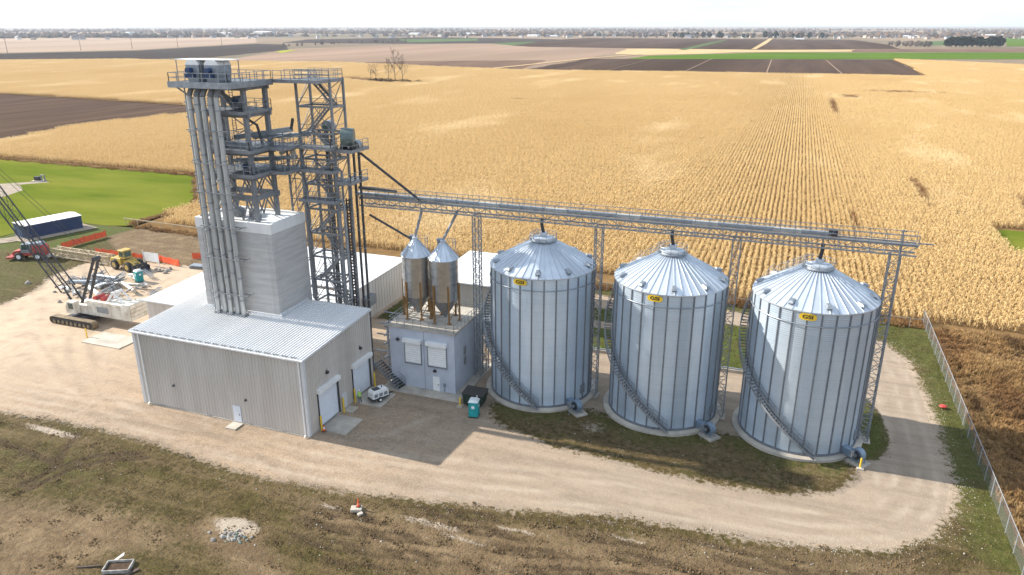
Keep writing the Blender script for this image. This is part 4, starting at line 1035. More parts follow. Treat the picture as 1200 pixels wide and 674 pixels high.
# bucket elevators
m.rust_dark = mat('steel_brown_dark', (.085,.060,.045), None, 3, .6)
def elevator(x, y, zt, label, r=.24, gap=.75, mt=None, w=.17):
    t = thing('bucket_elevator', label, 'elevator', (x, y, 0), 'bucket elevators beside the stair tower')
    for k in (-1, 1):
        mb = MB(); mb.box(x+k*gap/2-w, x+k*gap/2+w, y-w*1.2, y+w*1.2, .9, zt); c = mb.build('leg_casing', mt or m.dark, t)
        f = MB()
        for zf in np.arange(3, zt-.5, 2.4): f.box(x+k*gap/2-w-.05, x+k*gap/2+w+.05, y-w*1.2-.05, y+w*1.2+.05, zf-.04, zf+.04)
        f.build('flange', m.steel_light, c, kind='stuff')
    mb = MB(); mb.yprism([(x-gap/2-.3,zt)]+[(x+(gap/2+.4)*math.cos(a), zt+.55+(gap/2+.35)*math.sin(a)) for a in np.linspace(math.pi,0,12)]+[(x+gap/2+.3,zt)], y-.42, y+.42)
    h = mb.build('head', m.steel_light, t, smooth=True)
    mb = MB(); mb.tube([(x,y-.42,zt+.6),(x,y-.95,zt+.6)], .3, 12); mb.build('motor', mat('motor_green_grey', (.08,.13,.115), None, 3, .5), h, smooth=True)
    MB().yprism([(x-gap/2-.4,0),(x+gap/2+.4,0),(x+gap/2+.4,.9),(x-gap/2-.4,.9)], y-.4, y+.4).build('boot', m.steel, t)
    return t
elevator(-51.0, 80.9, 30.2, 'dark twin leg bucket elevator just outside the stair tower', w=.11)
elevator(-56.4, 83.4, 32.0, 'dark twin leg bucket elevator behind the stair tower', gap=.9, w=.2)
BE = thing('caged_ladder', 'dark brown caged ladder leg rising to the bridge beside the stair tower', 'ladder', (-51.9, 79.6, 0))
for k in (-.22,.22): MB().box(-51.9+k-.05, -51.9+k+.05, 79.5, 79.75, 0, 24.2).build('rail', m.dark, BE)
mb = MB()
for zf in np.arange(.4, 24, .42): mb.box(-52.1, -51.7, 79.55, 79.7, zf-.07, zf+.07)
mb.build('rungs', m.rust_dark, BE, kind='stuff')
FD = thing('filter_drum', 'grey green round filter drum on the stair tower balcony', 'filter', (-51.4, 79.6, 30.5))
mb = MB(); mb.tube([(-51.9,79.3,31.9),(-50.5,79.9,31.9)], 1.15, 16); mb.build('drum', mat('drum_grey_green', (.13,.17,.16), (.09,.12,.12), 2, .5, .2), FD, smooth=True)
mb = MB(); mb.box(-52,-51.7,79,80.2,30.46,31.2); mb.box(-50.8,-50.5,79.2,80.4,30.46,31.2); mb.build('cradle', m.dark, FD)
tw = MB(); tw.tube([(-60.5,78.4,29.6),(-59.4,78.5,30.3),(-58.6,78.3,30.1),(-58.2,78.2,29.0)], [.3,.36,.36,.3], 10)
tag(tw.build('dust_elbow', m.ivory, smooth=True), 'cream curved dust pipe between the frame and the stair tower', 'pipe')
# pale roof edge duct at the tower corner
dd = MB(); dd.tube([(-57.0,78.2,24.0),(-53.5,78.55,24.0),(-52.2,78.7,24.2),(-51.9,78.8,23.4),(-51.8,78.8,10.9)], .14, 8)
tag(dd.build('air_duct', m.steel_light, smooth=True), 'thin pale pipe bending down beside the stair tower legs', 'pipe')

# spouts from the elevator to the bridge and the hopper bin
for lab, a, b, r in (('dark diagonal spout from the stair tower down onto the bridge start', (-50.6,81.2,29.8), (-43.6,83.6,23.7), .17), ('dark diagonal spout under the bridge down to the first hopper bin', (-50.4,82.2,21.6), (-44.2,82.0,18.9), .15),
                     ('dark short cross conveyor tube above the bridge start', (-52.4,83.2,24.9), (-47.0,83.6,24.6), .2)):
    mb = MB(); mb.tube([a, b], r, 8); tag(mb.build('transfer_spout', m.dark, smooth=True), lab, 'pipe')

# ---------------------------------------------------------------- conveyor bridge
BR = thing('conveyor_bridge', 'long galvanised lattice bridge carrying the conveyor over the bins', 'bridge', (-20, 84, 22))
bx0, bx1, bz, bh, bw = -52.5, 13.6, 22.45, 1.05, 1.5
for y in (84-bw/2, 84+bw/2):
    for zz in (bz, bz+bh): MB().box(bx0, bx1, y-.07, y+.07, zz-.07, zz+.07).build('chord', m.steel_light, BR)
nb = 44
for k in range(nb):
    xa, xb = bx0+(bx1-bx0)*k/nb, bx0+(bx1-bx0)*(k+1)/nb
    mb = MB()
    for y in (84-bw/2, 84+bw/2):
        mb.bar((xa,y,bz),(xa,y,bz+bh),.07)
        mb.bar(*(((xa,y,bz),(xb,y,bz+bh)) if k % 2 else ((xa,y,bz+bh),(xb,y,bz))), .07)
    mb.bar((xa,84-bw/2,bz),(xa,84+bw/2,bz),.08); mb.bar((xa,84-bw/2,bz),(xb,84+bw/2,bz),.05)
    mb.build('truss_panel', m.steel_light, BR)
MB().box(bx0, bx1, 83.15, 83.85, bz+bh+.08, bz+bh+.12).build('walkway', m.grate, BR)
mb = MB(); railing(mb, [(bx0,83.15,bz+bh+.1),(bx1,83.15,bz+bh+.1)], 1.05, 1.5, .06); mb.build('railing', m.steel_light, BR)
mb = MB(); railing(mb, [(bx0,84.9,bz+bh+.1),(bx1,84.9,bz+bh+.1)], 1.05, 1.5, .06); mb.build('railing', m.steel_light, BR)
CV = thing('bin_fill_conveyor', 'enclosed galvanised conveyor trough running along the bridge above the bins', 'conveyor', (-20, 84.3, 23.6))
for k in range(20):
    a, b = bx0-1+(5.2+1-bx0)*k/20, bx0-1+(5.2+1-bx0)*(k+1)/20
    mb = MB(); mb.yprism([(a,bz+bh+.12),(b-.05,bz+bh+.12),(b-.05,bz+bh+.52),(a,bz+bh+.52)], 84.05, 84.6); mb.box(b-.09,b,83.95,84.65,bz+bh+.1,bz+bh+.57); mb.build('trough_section', m.steel_light if k % 3 else m.spout, CV)
mb = MB(); mb.box(5.0,5.9,84.0,84.65,bz+bh+.1,bz+bh+.75); mb.tube([(5.5,83.6,bz+bh+.5),(5.5,84.0,bz+bh+.5)],.18,10); mb.build('drive_head', m.dark, CV)
# end mast head and masts
MAST_L = ['lattice mast holding the bridge beside the hopper bins', 'lattice mast holding the bridge between the first and second big bin from the tower', 'lattice mast holding the bridge between the second and third big bin from the tower', 'lattice end mast of the bridge beyond the bin farthest from the tower']
for i, (x, w) in enumerate(((-36.0,.85),(-20.1,.9),(-4.3,.9),(11.7,1.0))):
    t = thing('bridge_mast', MAST_L[i], 'mast', (x, 84, 0), 'bridge masts')
    mb = MB(); lattice(mb, (x,84,.0), (x,84,22.38), w, w, 22, .11 if i != 3 else .14, .055); mb.build('lattice', m.steel_light, t)
    MB().box(x-w*.8, x+w*.8, 84-w*.8, 84+w*.8, -.15, .12).build('footing', m.concrete, t)
    if i == 3:
        mb = MB(); mb.bar((x+.4,84,22.4),(x+.4,84,25.0),.13); mb.bar((x+.2,84,24.8),(x+.8,84,24.8),.08); mb.build('head_post', m.steel, t)
        mb = MB(); mb.bar((x+1.9,84.2,23.6),(x+3.4,84.2,23.6),.12); mb.build('stub_arm', m.steel, t)
# ---------------------------------------------------------------- big grain bins
BR_, EH, PH, CAPR = 6.48, 16.85, 19.75, 1.32
NS, NR = 28, 44
def text_mesh(s, size):
    cu = bpy.data.curves.new('lettering', 'FONT'); cu.body = s; cu.size = size; cu.align_x = 'CENTER'; cu.align_y = 'CENTER'; cu.extrude = 0.0; cu.offset = .018
    ob = bpy.data.objects.new('lettering', cu); COL.objects.link(ob); bpy.context.view_layer.update()
    dg = bpy.context.evaluated_depsgraph_get(); me = bpy.data.meshes.new_from_object(ob.evaluated_get(dg))
    v = [tuple(q.co) for q in me.vertices]; f = [tuple(p.vertices) for p in me.polygons]
    bpy.data.objects.remove(ob); bpy.data.curves.remove(cu); bpy.data.meshes.remove(me)
    return v, f
def make_bin():
    t = thing('grain_bin', 'large corrugated galvanised grain bin', 'grain bin', (0,0,0), 'large grain bins in a row')
    da = 2*math.pi/NS
    # wall panels: one sheet column between two stiffeners, gently corrugated rings
    a0 = -da/2+.012
    mb = MB(); n = 4; zs = []
    for k in range(15): zs += [.25+(EH-.3)*k/15, .25+(EH-.3)*(k+.94)/15, .25+(EH-.3)*(k+.97)/15]
    zs.append(EH-.05)
    prof = [(BR_, .25), (BR_, EH-.05)]
    mb.lathe((0,0,0), prof, n, -da/2+.004, da/2-.004)
    wp = mb.build('wall_panel', m.binwall, t, smooth='all', fix=False)
    for k in range(1, NS): share(wp, t, rz=k*da)
    mb = MB(); c, s_ = math.cos(da/2), math.sin(da/2)
    r0, r1, w = BR_-.03, BR_+.11, .075
    ang = da/2; u = Vector((c, s_, 0)); v = Vector((-s_, c, 0))
    vs = [u*r0-v*w*1.2, u*r1-v*w*.8, u*r1+v*w*.8, u*r0+v*w*1.2]
    mb.add([tuple(q+Vector((0,0,.15))) for q in vs]+[tuple(q+Vector((0,0,EH-.12))) for q in vs], [(0,1,5,4),(1,2,6,5),(2,3,7,6),(4,5,6,7)])
    sf = mb.build('stiffener', m.binstiff, t, fix=False)
    for k in range(1, NS): share(sf, t, rz=k*da)
    # roof panels with upstanding ribs
    dr = 2*math.pi/NR; eo = BR_+.14; ez = EH-.08
    def rp(r, a, dz=0): return (r*math.cos(a), r*math.sin(a), ez+(PH-ez)*(eo-r)/(eo-CAPR)+dz)
    mb = MB(); mb.add([rp(eo,-dr/2), rp(eo,0,-.015), rp(eo,dr/2), rp(CAPR,dr/2), rp(CAPR,0,-.015), rp(CAPR,-dr/2)], [(0,1,4,5),(1,2,3,4)])
    mb.add([rp(eo,-dr/2,-.14), rp(eo,dr/2,-.14), rp(eo,dr/2), rp(eo,-dr/2)], [(0,1,2,3)])
    pn = mb.build('roof_panel', m.binroof, t, fix=False)
    for k in range(1, NR): share(pn, t, rz=k*dr)
    mb = MB(); a = dr/2; v = Vector((-math.sin(a), math.cos(a), 0))*.045
    A, Bq = Vector(rp(eo,a)), Vector(rp(CAPR,a)); up = Vector((0,0,.09))
    mb.add([tuple(A-v), tuple(A+v), tuple(A+up+v*.5), tuple(A+up-v*.5), tuple(Bq-v), tuple(Bq+v), tuple(Bq+up+v*.5), tuple(Bq+up-v*.5)], [(0,1,2,3),(0,3,7,4),(3,2,6,7),(2,1,5,6)])
    rb = mb.build('roof_rib', m.binroof, t, fix=False)
    for k in range(1, NR): share(rb, t, rz=k*dr)
    mb = MB(); mb.lathe((0,0,0), [(BR_-.05,.02),(BR_+.14,.02),(BR_+.14,.24),(BR_-.02,.26)], 56); mb.build('base_ring', m.binstiff, t)
    # cap with collar and peak ring
    mb = MB(); mb.lathe((0,0,0), [(CAPR-.02,PH-.12),(CAPR+.1,PH-.1),(CAPR+.1,PH+.28),(CAPR-.1,PH+.34),(.45,PH+.62),(.42,PH+.95),(.0,PH+.97)], 28); cp = mb.build('peak_cap', m.binroof, t, smooth=True)
    mb = MB(); rr = CAPR+.32
    for zz in (.42,.82): mb.tube([(rr*math.cos(q), rr*math.sin(q), PH+zz) for q in np.linspace(0, 2*math.pi, 25)], .03, 5, cap=False)
    for q in np.linspace(0, 2*math.pi, 13)[:-1]: mb.bar((rr*math.cos(q), rr*math.sin(q), PH-.1), (rr*math.cos(q), rr*math.sin(q), PH+.82), .04)
    mb.lathe((0,0,0), [(CAPR+.1,PH+.02),(rr+.06,PH+.02),(rr+.06,PH-.03)], 28)
    mb.build('peak_rail', m.steel_light, cp)
    # wind ring
    mb = MB(); mb.tube([((BR_+.17)*math.cos(q), (BR_+.17)*math.sin(q), EH-1.55) for q in np.linspace(0, 2*math.pi, 57)], .055, 6, cap=False); mb.build('wind_ring', m.steel_light, t, smooth=True)
    # roof vents above the eave
    mb = MB(); r = eo-.75; b = Vector(rp(r, 0))
    mb.box(r-.3, r+.32, -.27, .27, b.z-.1, b.z+.18); mb.add([(r-.45,-.33,b.z+.16),(r+.55,-.33,b.z+.08),(r+.55,.33,b.z+.08),(r-.45,.33,b.z+.16),(r-.3,-.2,b.z+.42),(r+.3,-.2,b.z+.3),(r+.3,.2,b.z+.3),(r-.3,.2,b.z+.42)],
            [(0,1,2,3),(4,5,6,7),(0,1,5,4),(1,2,6,5),(2,3,7,6),(3,0,4,7)])
    vt = mb.build('roof_vent', m.steel_light, t)
    nv = 10
    vt.rotation_euler = (0,0,R(-96+18))
    for k in range(1, nv): share(vt, t, rz=R(-96+18)+k*2*math.pi/nv)
    # spiral stair
    A0, A1 = R(-75), R(-232); ri, ro = BR_+.22, BR_+1.02; N = 66
    def P3(r, f, dz=0): a = A0+(A1-A0)*f; return (r*math.cos(a), r*math.sin(a), .2+(EH-.2)*f+dz)
    mb = MB()
    for r in (ri, ro):
        for i in range(32): mb.bar(P3(r, i/32), P3(r, (i+1)/32), .06, .24)
    ss = mb.build('spiral_stair', m.steel, t)
    mb = MB()
    for i in range(N):
        f = (i+.5)/N; a = A0+(A1-A0)*f; c0 = Vector(P3((ri+ro)/2, f)); mb.obox(c0, ro-ri, .25, .04, a)
    mb.build('treads', m.grate, ss)
    mb = MB()
    for r in (ro, ri):
        for h in (.5, 1.0):
            for i in range(32): mb.bar(P3(r, i/32, h), P3(r, (i+1)/32, h), .045)
        for i in range(0, 33): mb.bar(P3(r, i/32), P3(r, i/32, 1.0), .04)
    mb.build('stair_railing', m.steel_light, ss)
    mb = MB()
    for i in range(2, 33, 3): mb.bar(P3(BR_, i/32, -.3), P3(ro, i/32, -.05), .06)
    mb.build('stair_brackets', m.steel, ss)
    # roof stair with handrail, from the stair head to the cap
    mb = MB(); ar = A1-.05; tr = MB()
    p, q = Vector(rp(eo, ar, .25)), Vector(rp(CAPR+.3, ar, .25)); flight(mb, tr, p, q, .7, (-math.sin(ar), math.cos(ar), 0), n=14)
    rs = mb.build('roof_stair', m.steel_light, t); tr.build('treads', m.grate, rs)
    # eave hatch ladder platform
    # maker's plate
    ga = R(-96); mb = MB(); R2 = BR_+.15; hw, hh = .86, .36
    out = [(hw*(abs(math.cos(q))**.6)*math.copysign(1, math.cos(q)), hh*(abs(math.sin(q))**.6)*math.copysign(1, math.sin(q))) for q in np.linspace(0, 2*math.pi, 33)[:-1]]
    def bend(x, y, r): a = ga+x/R2; return (r*math.cos(a), r*math.sin(a), EH-.62+y)
    mb.add([bend(x, y, R2) for x, y in out]+[bend(x, y, R2+.03) for x, y in out]+[bend(0, 0, R2+.03)], [(i, (i+1) % 32, 32+(i+1) % 32, 32+i) for i in range(32)]+[(32+i, 32+(i+1) % 32, 64) for i in range(32)])
    pl = mb.build('maker_plate', m.yellow, t, fix=False); pl['label'] = 'yellow plate with black letters GSI'
    mb = MB(); v, f = text_mesh('GSI', .56); mb.add([bend(x*1.35, y, R2+.036) for x, y, _ in v], f); mb.build('lettering', m.black, pl, fix=False)
    # man door low on the wall
    mb = MB(); mb.box(-.42, .42, -.05, .05, 0, 1.2); md = mb.build('access_door', m.steel_light, t); md.location = ((BR_+.06)*math.cos(R(-20)), (BR_+.06)*math.sin(R(-20)), .9); md.rotation_euler = (0,0,R(70))
    return t
bin0 = make_bin()
BIN = [(-27.1,84.0),(-11.3,84.0),(4.5,84.0)]
BL = ['galvanised grain bin nearest the concrete tower and the hopper bins', 'galvanised grain bin in the middle of the row of three', 'galvanised grain bin at the far end of the row next to the fence']
bin0.location = (*BIN[0], .32); bin0['label'] = BL[0]
copy_tree(bin0, (*BIN[1], .32), label=BL[1]); copy_tree(bin0, (*BIN[2], .32), label=BL[2])
# concrete pads
PL = ['round concrete pad under the grain bin nearest the tower', 'round concrete pad under the middle grain bin', 'round concrete pad under the grain bin next to the fence']
for (x, y), lb in zip(BIN, PL):
    mb = MB(); mb.lathe((x,y,0), [(0,.325),(7.15,.325),(7.25,.27),(7.25,-.3)], 72); tag(mb.build('bin_pad', m.concrete, smooth=True), lb, 'pad', 'round bin pads')
# fill spouts from the bridge to the peaks
for i, (x, y) in enumerate(BIN):
    mb = MB(); mb.tube([(x-.2 if i < 2 else x+.1,84,22.75),(x-.25 if i < 2 else x+.1,84,22.0),(x,84,20.9)], .2, 10)
    tag(mb.build('fill_spout', m.dark, smooth=True), ['short dark spout from the bridge to the peak of the bin nearest the tower','short dark spout from the bridge to the peak of the middle bin','short dark spout from the bridge to the peak of the bin next to the fence'][i], 'spout', 'bin fill spouts')
# aeration fans
FL = ['blue grey aeration fan on a pad beside the bin nearest the tower','blue grey aeration fan on a pad beside the middle bin','blue grey aeration fan behind a yellow bollard, beside the bin next to the fence']
m.fan = mat('fan_blue_grey', (.20,.27,.34), (.14,.19,.25), 3, .5, .3)
for i, (x, y) in enumerate(BIN):
    a = R(-40); fx, fy = x+8.3*math.cos(a), y+8.3*math.sin(a)
    t = thing('aeration_fan', FL[i], 'fan', (fx, fy, 0), 'aeration fans')
    d = Vector((math.cos(a), math.sin(a), 0)); s_ = Vector((-d.y, d.x, 0)); c = Vector((fx, fy, 1.05))
    mb = MB(); pts = [c+s_*0+d*0]
    ring = []
    for sgn in (-.35, .35):
        ring.append([c+s_*sgn+d*.72*math.cos(q)+Vector((0,0,.72*math.sin(q))) for q in np.linspace(0, 2*math.pi, 19)[:-1]])
    mb.add([tuple(v) for v in ring[0]+ring[1]], [(k, (k+1) % 18, 18+(k+1) % 18, 18+k) for k in range(18)]+[tuple(range(18))[::-1], tuple(range(18,36))]); mb.build('scroll', m.fan, t)
    mb = MB(); mb.tube([c+s_*-.36, c+s_*-.52], .5, 16); mb.build('inlet_ring', m.dark, t)
    mb = MB(); mb.tube([c+s_*-.38, c+s_*-.72], .2, 10); mb.build('motor', m.steel_light, t)
    mb = MB(); e = Vector((x+6.45*math.cos(a), y+6.45*math.sin(a), .85)); mb.bar(c+Vector((0,0,-.25))-d*.3, e, .75, .8); mb.build('transition_duct', m.fan, t)
    mb = MB()
    for q in (-.32,.32):
        mb.bar(c+s_*q+d*.45, Vector((fx, fy, .2))+s_*q+d*.7, .09); mb.bar(c+s_*q-d*.45, Vector((fx, fy, .2))+s_*q-d*.3, .09)
    mb.build('stand', m.fan, t)
    MB().obox((fx+.1, fy, .06), 2.0, 1.6, .28, a).build('pad', m.concrete, t)
    # control box on a post
    mb = MB(); b = Vector((fx, fy, 0))-s_*1.15; mb.bar(b, b+Vector((0,0,1.7)), .08); mb.obox(b+Vector((0,0,1.5)), .25, .45, .6, a); mb.build('control_box', m.steel_light, t)

def bollard(x, y, label, h=1.25, mt=None, base=True):
    t = thing('bollard', label, 'bollard', (x, y, 0), 'yellow bollards')
    mb = MB(); mb.lathe((x,y,0), [(.1,-.1),(.1,h-.06),(.06,h),(0,h+.02)], 12); mb.build('post', m.yellow, t, smooth=True)
    if base: MB().box(x-.35, x+.35, y-.35, y+.35, -.1, .1).build('footing', m.concrete, t)
bollard(11.1, 77.6, 'yellow bollard in front of the fan of the bin next to the fence')
bollard(-34.9, 75.2, 'yellow bollard at the dumpster beside the small building')
for y, lb in ((64.1,'yellow bollard at the near side of the near roll-up door'),(68.85,'yellow bollard at the far side of the near roll-up door'),(71.45,'yellow bollard at the near side of the far roll-up door'),(76.3,'yellow bollard at the far side of the far roll-up door')):
    t = thing('bollard', lb, 'bollard', (BX1+.42, y, 0), 'yellow bollards')
    mb = MB(); mb.lathe((BX1+.42,y,0), [(.11,-.1),(.11,1.9),(.06,1.96),(0,1.98)], 12); mb.build('post', m.yellow, t, smooth=True)
bollard(-97.2, 75.2, 'yellow bollard beside the crawler crane track', 1.5, base=False)

# ---------------------------------------------------------------- hopper bins on the small building
def hopper_bin():
    t = thing('hopper_bin', 'shiny hopper bin', 'hopper bin', (0,0,0), 'hopper bins on the small building')
    r = 1.85
    for k in range(5):      # stacked rings with seams
        za, zb = 2.95+5.5*k/5, 2.95+5.5*(k+1)/5
        mb = MB(); mb.lathe((0,0,0), [(r,za+.02),(r,zb-.06),(r+.03,zb-.05),(r+.03,zb+.01)], 36); mb.build('ring', m.stainless, t, smooth=True, fix=False)
    mb = MB(); mb.lathe((0,0,0), [(.22,.35),(.24,.5),(r,2.95)], 36); mb.build('hopper_cone', m.hopper, t, smooth=True, fix=False)
    for k in range(14):
        mb = MB(); a0, a1 = 2*math.pi*k/14, 2*math.pi*(k+1)/14
        am = (a0+a1)/2; q = lambda rr, a, zz: (rr*math.cos(a), rr*math.sin(a), zz)
        mb.add([q(r+.12,a0,8.42), q(r+.12,a1,8.42), q(.32,a1,10.45), q(.32,a0,10.45), q(r+.12,a0,8.54), q(.32,a0,10.57), q((r+.12)*.99,a0+.03,8.46), q(.32,a0+.12,10.46)], [(0,1,2,3),(0,4,5,3),(4,6,7,5)])
        mb.build('roof_panel', m.binroof, t, fix=False)
    mb = MB(); mb.lathe((0,0,0), [(.36,10.4),(.36,10.75),(0,10.8)], 14); mb.build('cap', m.binroof, t)
    mb = MB(); mb.lathe((-.75,.55,0), [(.3,9.6),(.3,10.5),(.38,10.5),(.38,10.75),(0,10.8)], 12); mb.build('roof_vent', m.steel_light, t, smooth=True)
    mb = MB()
    for h in (.45,.9): mb.tube([(1.0*math.cos(q)+.4, 1.0*math.sin(q)+.6, 9.7+h) for q in np.linspace(-.4, 2.6, 9)], .03, 5)
    for q in np.linspace(-.4, 2.6, 6): mb.bar((1.0*math.cos(q)+.4, 1.0*math.sin(q)+.6, 9.4), (1.0*math.cos(q)+.4, 1.0*math.sin(q)+.6, 10.6), .04)
    for y in (-.22,.22): mb.bar((y+.9,r+.1,.2),(y+.9,r+.1,9.2),.05)
    for zz in np.arange(.5,9,.33): mb.bar((.68,r+.1,zz),(1.12,r+.1,zz),.035)
    mb.build('ladder', m.steel_light, t)
    lg = None
    for k in range(6):
        a = R(-110)+k*math.pi/3
        mb = MB(); mb.obox(((r+.1)*math.cos(a), (r+.1)*math.sin(a), 2.55), .2, .2, 5.1, a); mb.obox(((r+.1)*math.cos(a), (r+.1)*math.sin(a), .03), .5, .5, .07, a)
        mb.build('leg', m.rust, t)
    mb = MB()
    for k in range(6):
        a, b = R(-110)+k*math.pi/3, R(-110)+(k+1)*math.pi/3; rr = r+.1
        mb.bar((rr*math.cos(a), rr*math.sin(a), .4), (rr*math.cos(b), rr*math.sin(b), 2.6), .06)
    mb.build('leg_braces', m.rust, t)
    return t
h0 = hopper_bin(); h0.location = (-43.8, 82.0, 8.55); h0['label'] = 'shiny hopper bin on brown legs, the one nearer the concrete tower'
copy_tree(h0, (-39.75, 81.8, 8.55), label='shiny hopper bin on brown legs, the one nearer the big grain bins')
for lb, a, b in (('dark spout from the bridge to the hopper bin nearer the tower', (-43.6,83.9,22.5), (-43.8,82.0,19.3)), ('dark slanted spout from the bridge to the hopper bin nearer the grain bins', (-38.6,83.9,22.6), (-39.8,81.9,19.3))):
    mb = MB(); mb.tube([a, b], .17, 8); tag(mb.build('fill_spout', m.steel, smooth=True), lb, 'spout', 'hopper bin fill spouts')

# ---------------------------------------------------------------- small building under the hopper bins
QX0, QX1, QY0, QY1, QZ = -45.9, -36.7, 77.8, 86.8, 8.25
Q = thing('load_out_building', 'small pale blue grey block building carrying the hopper bins', 'building', (-41.3, QY0, 0))
mb = MB(); mb.box(QX0, QX1, QY0, QY0+.3, -.2, QZ); mb.box(QX1-.3, QX1, QY0+.3, QY1, -.2, QZ); mb.box(QX0, QX0+.3, QY0+.3, QY1, -.2, QZ); mb.box(QX0+.3, QX1-.3, QY1-.3, QY1, -.2, QZ)
wl_ = mb.build('wall', m.block, Q)
MB().box(-41.02, -40.96, QY0-.012, QY0-.002, .1, QZ-.1).build('control_joint', m.steel, wl_)
MB().box(QX0-.14, QX1+.14, QY0-.14, QY1+.14, QZ, QZ+.27).build('roof_slab', m.concrete, Q)
mb = MB(); r = QZ+.27; railing(mb, [(QX0,QY0,r),(QX1,QY0,r),(QX1,QY1,r),(QX0,QY1,r),(QX0,QY0,r)], 1.05, 1.1, .045, 1); mb.build('railing', m.steel_light, Q)
for x0, x1 in ((-43.7,-41.45),(-40.4,-37.85)):
    mb = MB()
    for k in range(10):
        z0 = 3.6+2.95*k/10; z1 = 3.6+2.95*(k+1)/10
        mb.add([(x0,QY0-.06,z0),(x1,QY0-.06,z0),(x1,QY0-.10,(z0+z1)/2),(x0,QY0-.10,(z0+z1)/2),(x1,QY0-.06,z1),(x0,QY0-.06,z1)], [(0,1,2,3),(3,2,4,5)])
    s_ = mb.build('roll_shutter', m.white, Q)
    MB().box(x0-.16, x1+.16, QY0-.5, QY0-.003, 6.5, 6.98).build('shutter_box', m.white, s_)
    mb = MB(); mb.box(x0-.1, x0-.005, QY0-.13, QY0-.003, 3.5, 6.5); mb.box(x1+.005, x1+.1, QY0-.13, QY0-.003, 3.5, 6.5); mb.box(x0-.1, x1+.1, QY0-.15, QY0-.003, 3.42, 3.5); mb.build('shutter_frame', m.steel, s_)
mb = MB(); mb.box(-39.85, -38.9, QY0-.05, QY0-.003, .05, 2.1); dr = mb.build('door', m.white, Q); MB().box(-39.1,-39.02,QY0-.13,QY0-.05,.95,1.1).build('handle', m.dark, dr)
for x, zz in ((-39.5,2.8),(-44.7,6.5)):
    mb = MB(); mb.box(x-.2, x+.2, QY0-.28, QY0-.003, zz, zz+.22); mb.box(x-.05, x+.05, QY0-.1, QY0-.003, zz+.22, zz+.36); mb.build('wall_lamp', m.dark, Q)
mb = MB(); mb.box(-38.3,-38.05,QY0-.2,QY0-.003,.9,1.35); mb.tube([(-38.2,QY0-.1,.9),(-38.2,QY0-.1,.1)],.04,6); mb.build('meter_box', m.steel_light, Q)
for zz in (3.0,4.4): MB().box(QX1+.003, QX1+.1, 80.6, 81.2, zz, zz+1.1).build('louvre', m.steel, Q)
tag(MB().box(-46.6,-35.4,76.0,88.2,-.3,.11).build('building_apron', m.concrete), 'concrete apron around the small load out building', 'pad')
# steel ladder frame on its right side
LF = thing('caged_ladder', 'narrow steel ladder cage on the side of the small building', 'ladder', (-36.2, 85, 0))
mb = MB(); lattice(mb, (-36.05,86.0,.1), (-36.05,86.0,9.8), .9, .9, 9, .1, .06); mb.build('cage', m.steel_light, LF)
mb = MB()
for zz in np.arange(.5,9.6,.33): mb.bar((-36.3,86.0,zz),(-35.8,86.0,zz),.04)
mb.build('rungs', m.steel_light, LF)

# stairs and pipe rack between main and small building
SR = thing('yard_stair', 'dark steel stair with rails between the two buildings', 'stair', (-46.4, 77.0, 0))
mb = MB(); tr = MB(); flight(mb, tr, (-44.0,76.9,.12), (-47.9,77.6,3.0), 1.5, (.18,1,0)); mb.build('stringers', m.steel, SR); tr.build('treads', m.dark, SR)
PR = thing('pipe_rack', 'steel post rack with pipes in the gap behind the yard stair', 'pipe rack', (-46.5, 82, 0))
for x, y in ((-47.0,79.2),(-47.0,84.5),(-46.3,89)): MB().tube([(x,y,-.1),(x,y,8.2)], .17, 8).build('post', m.steel_light, PR)
for k, zz in enumerate((3.2,5.2,6.4,7.6)):
    mb = MB(); mb.tube([(-47.2,78.3+.2*k,zz),(-46.8,90,zz+.3)], .14, 8); mb.tube([(-49.5,79.6+k,zz+.4),(-46.2,81+k,zz-.3)], .1, 6); mb.build('pipe', m.steel if k % 2 else m.steel_light, PR, smooth=True)
mb = MB(); mb.bar((-47,79.2,1),(-47,84.5,6),.1); mb.bar((-47,84.5,1),(-46.3,89,6),.1); mb.bar((-47.1,79.2,4.5),(-46.3,89,4.5),.12); mb.build('braces', m.steel, PR, kind='stuff')
# equipment behind the small building
for i, (x, y, w, h) in enumerate(((-37.5,92,2.2,5.2),(-34.2,93.5,1.6,3.6),(-40.6,94,2.4,4.0))):
    t = thing('process_unit', ['tall grey process unit behind the small building, right of the hopper bins','low grey process unit behind the small building, nearest the grain bins','wide grey process unit behind the hopper bins'][i], 'machine', (x,y,0))
    mb = MB(); lattice(mb, (x,y,-.1), (x,y,h), w, w, 3, .12, .07); mb.build('frame', m.steel_light, t)
    mb = MB(); mb.yprism([(x-.2,h*.3),(x+.2,h*.3),(x+w*.4,h*.62),(x+w*.4,h),(x-w*.4,h),(x-w*.4,h*.62)], y-w*.4, y+w*.4); mb.build('hopper', m.steel, t)
    mb = MB(); mb.tube([(x,y,h),(x+.3,y,h+.9),(x+1.2,y,h+1.1)], .2, 8); mb.build('pipe', m.steel_light, t, smooth=True)

